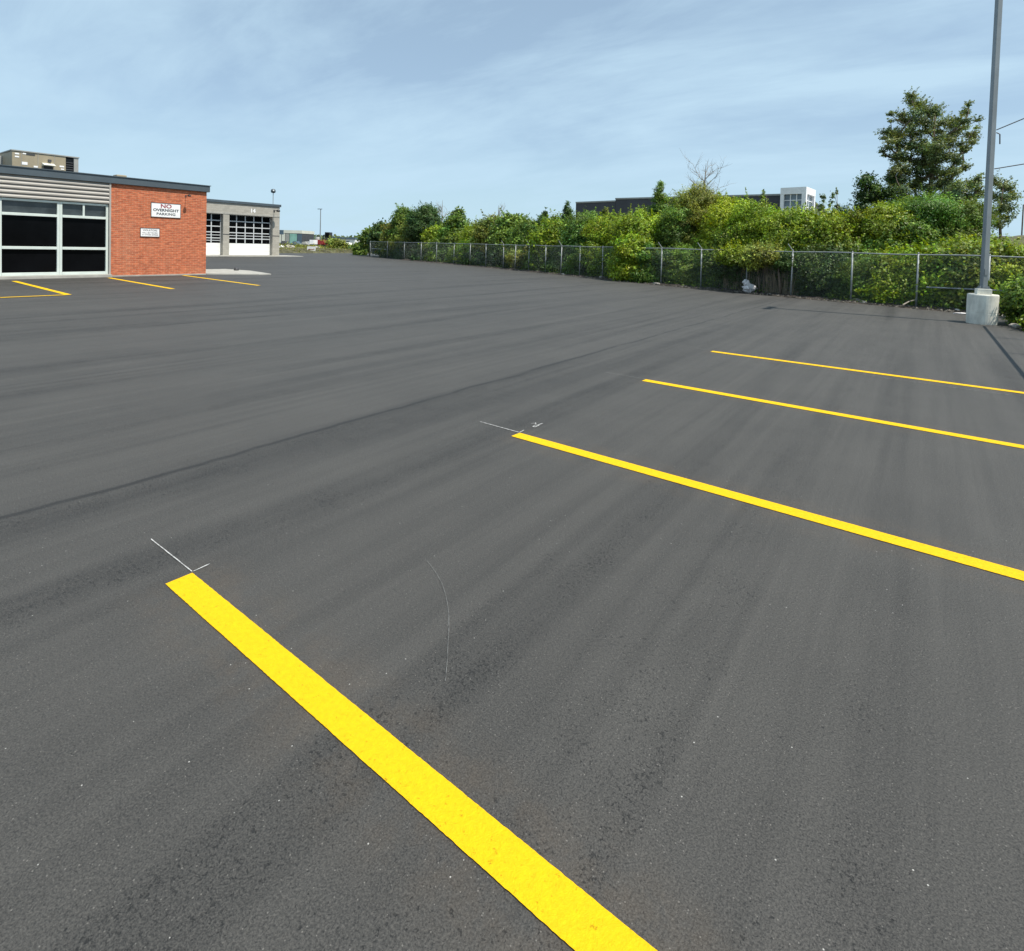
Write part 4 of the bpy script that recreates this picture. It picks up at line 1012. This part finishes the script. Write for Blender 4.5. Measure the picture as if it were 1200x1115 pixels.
rock(1036,353.5,0.16,0.10,0.05,'plastic','pale flat stone at the fence foot midway between the two right posts')
rock(1052,357,0.24,0.14,0.10,'rock','grey concrete chunk left of the last clear fence post')
rock(1004,353.5,0.17,0.1,0.08,'rock','brown stone at the foot of the capped post')
rock(1012,355,0.13,0.1,0.06,'rock','small stone just right of the capped post')
rock(1115,363,0.10,0.08,0.06,'plastic','small white stone left of the concrete base')
rock(1122,364.5,0.08,0.08,0.05,'plastic','tiny white stone nearest the concrete base')
rock(1126,367.5,0.18,0.07,0.03,'plastic','flat white scrap on the asphalt edge by the concrete base')
rock(769,333,0.20,0.12,0.06,'rock','pale stone at the foot of the post with the raised arm')
rock(705,326,0.22,0.12,0.08,'rock','pale stone below the bright overhanging bush')
rock(660,322,0.15,0.12,0.06,'rock','small pale stone below the spiky tree')
rock(864,340,0.11,0.08,0.07,'plastic','small white scrap left of the crumpled white bag')
rock(1080,359.5,0.15,0.1,0.08,'rock','stone at the foot of the rightmost clear post')
rock(1190,384,0.12,0.10,0.07,'rock','tan stone under the shrub at the right edge')
rock(1176,372,0.10,0.08,0.06,'rock','tan stone right of the concrete base on the asphalt edge')
# crumpled white bag
def crumple():
    g = on_z(877, 343.0, 0.02); rr = random.Random(9); v=[]; f=[]
    nl, nm_ = 9, 14
    for i in range(nl+1):
        th = math.pi*i/nl
        for j in range(nm_):
            ph = 2*math.pi*j/nm_; k = 1+rr.uniform(-.28,.28)
            x = 0.24*math.sin(th)*math.cos(ph)*k; y = 0.18*math.sin(th)*math.sin(ph)*k; z = 0.19+0.19*math.cos(th)*k
            if i < 3: x -= 0.10; z += 0.13*(1 if i < 2 else .4)
            v.append((x, y, max(z, 0.0)))
    for i in range(nl):
        for j in range(nm_): f.append((i*nm_+j,(i+1)*nm_+j,(i+1)*nm_+(j+1)%nm_,i*nm_+(j+1)%nm_))
    ob = MB().add(v, f).build('plastic_bag', M['plastic'], loc=(g.x, g.y, 0.02), rot=(0,0,YAW))
    tag(ob, 'crumpled white plastic bag lying at the foot of the brown stems', 'trash bag')
    g = on_z(887, 342.5, 0.02)
    tag(MB().add([(-.16,-.05,0),(.16,-.08,0),(.15,.09,0),(-.15,.1,0),(-.15,-.02,.20),(.17,-.04,.15),(.13,.04,.16),(-.16,.05,.19)],[(3,2,1,0),(4,5,6,7),(0,1,5,4),(1,2,6,5),(2,3,7,6),(3,0,4,7)]).build('carton', M['plastic'], loc=(g.x,g.y,0.02), rot=(0,0,YAW), bevel=0.01),
        'crushed pale carton beside the crumpled white bag', 'carton')
crumple()
# bent stick by the last clear post
a, b_ = on_z(1058, 357.5, 0.1), on_fence(1076)
tag(MB().tube([a, a.lerp(b_, .5)+Vector((0,0,.16)), Vector((b_.x,b_.y-.05,.26))], [0.02,0.02,0.015], 6).build('fallen_branch', M['deadwood']), 'pale bent branch leaning on the rightmost clear fence post', 'branch')

# ------------------------------------------------------------------ warehouse and tower behind the trees
def slab(pa, pb, h, dpt, mat, name, parent, O):
    d = (pb-pa); d.z = 0; d.normalize(); nn = Vector((-d.y, d.x, 0))
    if nn.dot(FW) < 0: nn = -nn
    q = [pa, pb, pb+nn*dpt, pa+nn*dpt]; mbx = MB().prism([(p_.x-O.x, p_.y-O.y) for p_ in q], -0.1, h)
    return mbx.build(name, mat, parent)
A = at(673, 300, 110); A.z = 0; S1 = at(719, 300, 104); S1.z = 0; B = at(1075, 300, 77.5); B.z = 0
O = A.copy()
wh = empty('warehouse', O, 'long dark charcoal warehouse behind the trees', 'building')
h1 = z_at(673, 238.6, A); h2 = z_at(719, 234.2, S1)
slab(A, S1, h1, 30, M['charcoal'], 'lower_wall', wh, O)
E1 = at(943, 300, 86.5); E1.z = 0
slab(S1+(E1-S1).normalized()*0.05, E1, h2, 30, M['charcoal'], 'tall_wall', wh, O)
def trim(pa, pb, h, name):
    d = (pb-pa).normalized(); nn = Vector((-d.y, d.x, 0)); nn = -nn if nn.dot(FW) > 0 else nn
    q = [pa+nn*0.15, pb+nn*0.15, pb-nn*0.5, pa-nn*0.5]
    MB().prism([(p_.x-O.x, p_.y-O.y) for p_ in q], h+0.003, h+0.28).build(name, M['tangrey'], wh)
trim(A, S1, h1, 'coping'); trim(S1, E1, h2, 'coping')
d_ = (E1-S1).normalized(); nn = Vector((-d_.y, d_.x, 0)); nn = -nn if nn.dot(FW) > 0 else nn
for k in range(1, 16):
    q = S1.lerp(E1, k/16)+nn*0.012-Vector((O.x,O.y,0)); MB().add([(q.x-d_.x*.06,q.y-d_.y*.06,0),(q.x+d_.x*.06,q.y+d_.y*.06,0),(q.x+d_.x*.06,q.y+d_.y*.06,h2-.05),(q.x-d_.x*.06,q.y-d_.y*.06,h2-.05)],[(0,1,2,3)]).build('cladding_joint', M['dark'], wh)
# glass tower: corner at px 941, two visible faces
K = at(941.5, 300, 82); K.z = 0
K0 = at(911.5, 300, 84.5); K0.z = 0
K1 = at(952.5, 300, 86); K1.z = 0
Ht = z_at(941.5, 219.2, K)
tw = empty('glass_tower', K, 'white framed glass stair tower rising in front of the dark warehouse', 'building')
def face(pa, pb, cols, lab):
    d = (pb-pa); Lw = d.length; d.normalize(); nn = Vector((-d.y, d.x, 0)); nn = -nn if nn.dot(FW) > 0 else nn
    def bx(s0, s1, z0, z1, o0, o1, mbx):
        P4 = [pa+d*s0+nn*o0, pa+d*s1+nn*o0, pa+d*s1+nn*o1, pa+d*s0+nn*o1]
        return mbx.prism([(p_.x-K.x, p_.y-K.y) for p_ in P4], z0, z1)
    fr = MB(); bw = min(0.55, Lw*.14)
    bx(0, bw, 0, Ht-1.0, -0.6, 0, fr); bx(Lw-bw, Lw-.01, 0, Ht-1.0, -0.6, 0, fr); 
    fr.build('frame', M['white'], tw)
    tp_ = MB(); bx(0, Lw-.01, Ht-0.998, Ht, -0.6, 0.02, tp_); tp_.build('parapet', M['white'], tw)
    gl = MB(); bx(bw, Lw-bw, 0, Ht-1.0, -0.55, -0.35, gl); gl.build('glazing', M['towerglass'], tw)
    mu = MB()
    for k in range(1, cols): s_ = bw+(Lw-2*bw)*k/cols; bx(s_-.06, s_+.06, 0, Ht-1.0, -0.348, -0.26, mu)
    for z in np.arange(Ht-1.9, 2, -1.0): bx(bw, Lw-bw, z-.05, z+.05, -0.345, -0.27, mu)
    mu.build('mullions', M['white'], tw)
face(K0, K, 3, 'f'); face(K, K1, 2, 's')
q = [K0, K, K1, K1+(K0-K)]; cN = (q[0]+q[2])/2
MB().prism([((p_.x-K.x)*.93+(cN.x-K.x)*.07, (p_.y-K.y)*.93+(cN.y-K.y)*.07) for p_ in q], Ht-0.6, Ht-0.02).build('roof', M['white'], tw)
W0 = at(953, 300, 80); W1 = at(1026, 300, 75); W0.z = W1.z = 0
lw = empty('low_wing', W0, 'low dark wing with white roof edge right of the glass tower', 'building'); hh = z_at(985, 249.5, W0.lerp(W1, .4))
O = W0.copy(); slab(W0, W1, hh-0.45, 8, M['charcoal'], 'wall', lw, O)
mbx = MB(); d_=(W1-W0).normalized(); nn=Vector((-d_.y,d_.x,0)); nn=-nn if nn.dot(FW)>0 else nn
mbx.prism([(p_.x-O.x,p_.y-O.y) for p_ in (W0+nn*.1,W1+nn*.1,W1-nn*8,W0-nn*8)], hh-0.447, hh).build('roof_edge', M['white'], lw)

# ------------------------------------------------------------------ far yard, left background
side = Vector((RT.x, RT.y, 0)).normalized(); fwh = Vector((FW.x, FW.y, 0)).normalized()
RZ = math.atan2(side.y, side.x)
def span(x0, x1, dep): 
    a = at(x0, 290, dep); b_ = at(x1, 290, dep); return (Vector((b_.x,b_.y,0))-Vector((a.x,a.y,0))).length
def far_root(name, px, dep, label, cat, group=None, rz=None):
    g = at(px, 290, dep); g.z = 0
    return empty(name, g, label, cat, group, RZ if rz is None else rz), g
DG = 170
rt_, g = far_root('glass_building', 339.5, DG, 'pale mint and grey panelled building beyond the garage corner', 'building'); W_ = span(325, 353, DG)
hz = z_at(340, 270, g)
MB().box(-W_/2,W_/2,0,10,-0.5,hz*.80).build('wall', M['dark'], rt_)
MB().box(-W_/2,W_/2+.1,-0.2,10,hz*.80+.01,hz).build('roof', M['cream'], rt_)
for a_, b2, mt_ in ((0.0,.30,'cream'),(.32,.48,'tangrey'),(.50,.80,'mint'),(.82,1.0,'blueband')):
    MB().box(-W_/2+W_*a_, -W_/2+W_*b2, -0.15, -0.01, 0.3, hz*.78).build('facade_panel', M[mt_], rt_)
DL = 190
rt_, g = far_root('office_building', 401.5, DL, 'low white building with dark roof band far beyond the lot', 'building'); W_ = span(388, 417, DL)
hz = z_at(401, 278.3, g)
MB().box(-W_/2,W_/2,0,9,-0.5,hz*.80).build('wall', M['white'], rt_)
MB().box(-W_/2-.3,W_/2+.1,-0.3,9.3,hz*.80+.01,hz).build('roof', M['blueband'], rt_)
MB().box(W_*.14,W_*.27,-0.03,-0.005,hz*.28,hz*.62).build('window', M['towerglass'], rt_)
MB().box(-W_*.12,W_*.05,-0.03,-0.005,hz*.25,hz*.58).build('overhead_door', M['cream'], rt_)
rt_, g = far_root('shed', 405, 150, 'small pale roofed shed in front of the low white building', 'shed'); W_=span(401,411,150)
MB().box(-W_/2,W_/2,0,3,-.3,0.9).build('wall', M['mint'], rt_); MB().add([(-W_/2-.2,-.2,.9),(W_/2+.2,-.2,.9),(W_/2+.2,3.2,.9),(-W_/2-.2,3.2,.9),(-W_/2*.5,1.5,1.5),(W_/2*.5,1.5,1.5)],[(0,1,5,4),(1,2,5),(2,3,4,5),(3,0,4),(0,3,2,1)]).build('roof', M['cream'], rt_)
rt_, g = far_root('dark_board', 329.5, 150, 'small dark square board above the mint building', 'board'); zb = z_at(329,275,g); zt=z_at(329,269.8,g); W_=span(327,331.5,150)
MB().box(-W_/2,W_/2,0,.2,zb,zt).build('panel', M['blueband'], rt_); MB().tube([(0,.1,0),(0,.1,zb)],.08,6).build('post', M['dark'], rt_)
# yard light pole
rt_, g = far_root('yard_light_pole', 375, 140, 'tall thin yard light pole far away over the red truck', 'light pole'); zt = z_at(375, 245.6, g)
MB().tube([(0,0,0),(0,0,zt)], [0.16,0.10], 8).build('pole', M['pole'], rt_)
MB().box(-0.75,0.35,-.12,.12,zt,zt+.14).build('luminaire', M['dark'], rt_)
rt_, g = far_root('antenna', 355.5, 175, 'thin short antenna mast right of the mint building', 'antenna'); zt = z_at(355, 272, g)
MB().tube([(0,0,0),(0,0,zt)], 0.09, 6).build('mast', M['pole'], rt_); MB().box(-.4,.4,-.03,.03,zt-.7,zt-.6).build('crossbar', M['pole'], rt_)
# trucks
def truck(px0, px1, dep, topy, boxm, cabm, label, flip=False):
    rt_, g = far_root('truck', (px0+px1)/2, dep, label, 'truck'); W_ = span(px0, px1, dep); hz = z_at((px0+px1)/2, topy, g); s_ = -1 if flip else 1
    def bx(a_, b2, y0, y1, z0, z1, n, mt_, bev=.05): 
        xa, xb = sorted((s_*a_*W_, s_*b2*W_)); return MB().box(xa, xb, y0, y1, z0, z1).build(n, M[mt_], rt_, bevel=bev)
    bx(-.5, .18, 0, 2.4, .85, hz, 'cargo_box', boxm); bx(.20, .5, .1, 2.3, .55, hz*.78, 'cab', cabm, .12)
    bx(.34, .47, .085, .098, hz*.50, hz*.70, 'side_window', 'glassdark', 0); bx(-.5, .48, .3, 2.1, .5, .84, 'chassis', 'black')
    for a_ in (-.36, -.2, .34):
        for yy in (0.15, 2.1):
            wl_ = MB().tube([(s_*a_*W_, yy-.12, .45), (s_*a_*W_, yy+.12, .45)], .45, 14).build('wheel', M['rubber'], rt_)
truck(368.5, 383.5, 130, 281.3, 'red', 'red', 'dark red truck parked beyond the end of the lot')
truck(360, 367.5, 125, 281.4, 'white', 'white', 'small white box truck left of the red truck', True)
# dark machine
rt_, g = far_root('loader', 381.8, 138, 'tall black machine standing right behind the red truck', 'machine'); W_=span(377.5,386.5,138); zt=z_at(382,272.3,g)
MB().box(-W_*.18,W_*.45,0,2.2,zt*.62,zt).build('cab', M['black'], rt_, bevel=.1)
MB().box(-W_*.5,W_*.5,0,3,.7,zt*.60).build('body', M['black'], rt_, bevel=.15)
MB().box(-W_*.1,W_*.38,-.02,-.004,zt*.70,zt*.94).build('window', M['glassdark'], rt_)
for a_ in (-.32,.32): MB().tube([(a_*W_,-.1,.5),(a_*W_,.35,.5)],.5,14).build('wheel', M['rubber'], rt_)
MB().tube([(-W_*.35,.4,zt*.5),(-W_*.48,.4,zt*.74),(-W_*.30,.4,zt*.82)],.18,6).build('boom', M['black'], rt_)
rt_, g = far_root('water_tank', 372.3, 145, 'grey tank left of the black machine above the red truck', 'tank'); zt=z_at(372,278,g); W_=span(369.5,375.5,145)
MB().lathe([(W_/2,0),(W_/2,zt*.9),(W_*.3,zt)],20).build('shell', M['tangrey'], rt_, smooth=True); MB().tube([(0,0,zt-.02),(0,0,zt+.3)],.15,8).build('hatch', M['dark'], rt_)
# parked cars
def car(px, dep, paint, label, wpx):
    rt_, g = far_root('parked_car', px, dep, label, 'car', 'cars parked in the far yard'); Lc = span(px-wpx/2, px+wpx/2, dep); k = Lc/4.4
    prof = [(-2.2,.35),(-2.2,.75),(-2.0,.92),(-1.35,.98),(-.75,1.42),(.7,1.45),(1.35,1.0),(2.05,.88),(2.2,.7),(2.2,.35)]
    mbx = MB(); n_=len(prof)
    for y_ in (0.0, 1.75):
        for x_, z_ in prof: mbx.v.append((x_*k, y_+(.12 if z_>1.2 and y_==0 else (-.12 if z_>1.2 else 0)), z_))
    mbx.f += [tuple(range(n_)), tuple(range(n_,2*n_))[::-1]]+[(i,i+n_,(i+1)%n_+n_,(i+1)%n_) for i in range(n_)]
    mbx.build('body', M[paint], rt_, bevel=.05)
    MB().add([(-.95*k,-.0+.03,1.03),(1.1*k,.03,1.03),(.62*k,.10,1.38),(-.68*k,.10,1.38)],[(0,1,2,3)]).build('side_window', M['glassdark'], rt_)
    for a_ in (-1.4,1.4):
        for yy in (.08,1.67): MB().tube([(a_*k,yy-.1,.32),(a_*k,yy+.1,.32)],.32,12).build('wheel', M['rubber'], rt_)
car(332, 122, 'dark', 'dark car at the foot of the mint building nearest the garage', 12)
car(345, 118, 'blueband', 'dark blue car left of the white sign board', 13)
car(356, 124, 'tangrey', 'grey car between the blue car and the white sign board', 10)
car(395, 128, 'white', 'white car partly behind the olive bush', 12)
# sign board
rt_, g = far_root('sign_board', 364.8, 76, 'low white sign board standing at the end of the lot', 'sign'); W_=span(360,370,76); zt=z_at(365,289.2,g)
MB().box(-W_/2,W_/2,0,.05,zt*.32,zt).build('panel', M['white'], rt_)
MB().box(-W_*.36,W_*.36,-.006,-.002,zt*.50,zt*.60).build('stripe', M['redletter'], rt_)
for a_ in (-.38,.38): MB().box(a_*W_-.04,a_*W_+.04,.06,.14,-.1,zt*.9).build('post', M['dark'], rt_)
# far olive bush and rubble strip
def far_bush(px, topy, wpx, dep, mat, label):
    global SEED; SEED += 1
    g = at(px, 290, dep); g.z=0; h=z_at(px,topy,g); R=wpx/2*dep/F*.7
    grow('shrub', (g.x,g.y,-.03), auto_lobes(h,R,SEED,0.1,18), mat, SEED, label, 'shrub', 0.26, .8, stems=2, shoots=2, trunk_r=.05, group='bushes beyond the end of the lot')
far_bush(394, 280.5, 24, 84, 'olive', 'round olive bush beyond the end of the lot right of the sign board')
far_bush(405, 290, 14, 86, 'deep', 'low dark bush on the right flank of the olive bush')
far_bush(336, 291, 16, 92, 'olive', 'low scrub right beside the garage corner')
far_bush(413, 288, 14, 96, 'mid', 'green bush between the olive bush and the treeline')
# rubble strip: mound + pale stones
a_, b2 = on_z(326, 296.8), on_z(436, 296.8); vs=[];fs=[]; n_=90
dirr=(b2-a_).normalized(); away=Vector((-dirr.y,dirr.x,0)); away = away if away.dot(FW)>0 else -away
for i in range(n_+1):
    for j,(o_,z_) in enumerate(((0,-.08),(.5,.18),(1.8,.5),(4,.62),(8,.45),(16,.0))):
        q=a_.lerp(b2,i/n_)+away*o_; vs.append((q.x,q.y,z_+(random.uniform(-.12,.16) if 0<j<5 else 0)))
for i in range(n_):
    for j in range(5): fs.append((i*6+j,(i+1)*6+j,(i+1)*6+j+1,i*6+j+1))
tag(MB().add(vs,fs).build('rubble_bank', M['bank']), kind='structure')
for k,(px,py,s_) in enumerate(((340,293.5,.45),(349,292.5,.6),(352,294,.4),(375,294.5,.4),(380,294,.45),(430,295,.3),(334,295.5,.3))):
    g = on_z(px, 296.2); g += away*1.5
    rr=random.Random(k); mbk=MB()
    for i in range(5):
        for j in range(7):
            th=math.pi*i/4; ph=2*math.pi*j/7; kk=1+rr.uniform(-.25,.25); mbk.v.append((s_*math.sin(th)*math.cos(ph)*kk, s_*math.sin(th)*math.sin(ph)*kk, s_*.7*math.cos(th)*kk))
    for i in range(4):
        for j in range(7): mbk.f.append((i*7+j,(i+1)*7+j,(i+1)*7+(j+1)%7,i*7+(j+1)%7))
    tag(mbk.build('boulder', M['rock' if k%2 else 'plastic'], loc=(g.x,g.y,0.62)), ('pale boulder beside the sign board left post','white boulder left of the sign board','flat white boulder just left of the sign board','pale boulder right of the sign board below the red truck','white boulder between the red truck and the olive bush','boulder near the left end of the treeline','boulder nearest the garage corner')[k], 'boulder', 'boulders on the rubble bank')
C=[]; r_=np.random.default_rng(91)
for k in range(420):
    t0=r_.uniform(0,1); q=a_.lerp(b2,t0)+away*r_.uniform(.6,14); hh_=r_.uniform(.1,.75)*(1.0 if t0<.75 else .6); n_=int(26*hh_+8); zb_=.15+.035*min((q-a_.lerp(b2,t0)).length,10)
    C.append(np.stack([r_.normal(q.x,.35,n_), r_.normal(q.y,.35,n_), zb_+r_.uniform(0,hh_+.15,n_)],1))
C=np.concatenate(C); V,Q,t_=leaves(C,np.tile([0,0,.3],(len(C),1)),.24,r_,np.stack([r_.lognormal(-.1,.4,len(C)),r_.normal(.12,.12,len(C))],1),.35)
o=mesh_np('weeds',V,Q,M['olive'],t_,None,(0,0,0)); tag(o,'rough weeds covering the rubble bank beyond the end of the lot','weeds',kind='stuff')
# distant treeline beyond everything (reads as one mass)
C=[]; r_=np.random.default_rng(77)
for px in np.arange(318, 470, 1.2):
    g=at(px,290,260+r_.uniform(-10,30)); n_=46
    C.append(np.stack([r_.normal(g.x,2.2,n_), r_.normal(g.y,2.2,n_), r_.uniform(0,3.4+1.2*math.sin(px*.35),n_)],1))
C=np.concatenate(C); V,Q,t_=leaves(C,np.tile([0,0,.3],(len(C),1)),1.3,r_,np.tile([[.8,0]],(len(C),1)),.8)
o=mesh_np('distant_woods',V,Q,M['pale'],t_,None,(0,0,0)); tag(o,'distant line of trees on the horizon left','woods',kind='stuff')
print('faces', sum(len(o.data.polygons) for o in bpy.data.objects if o.type=='MESH'))
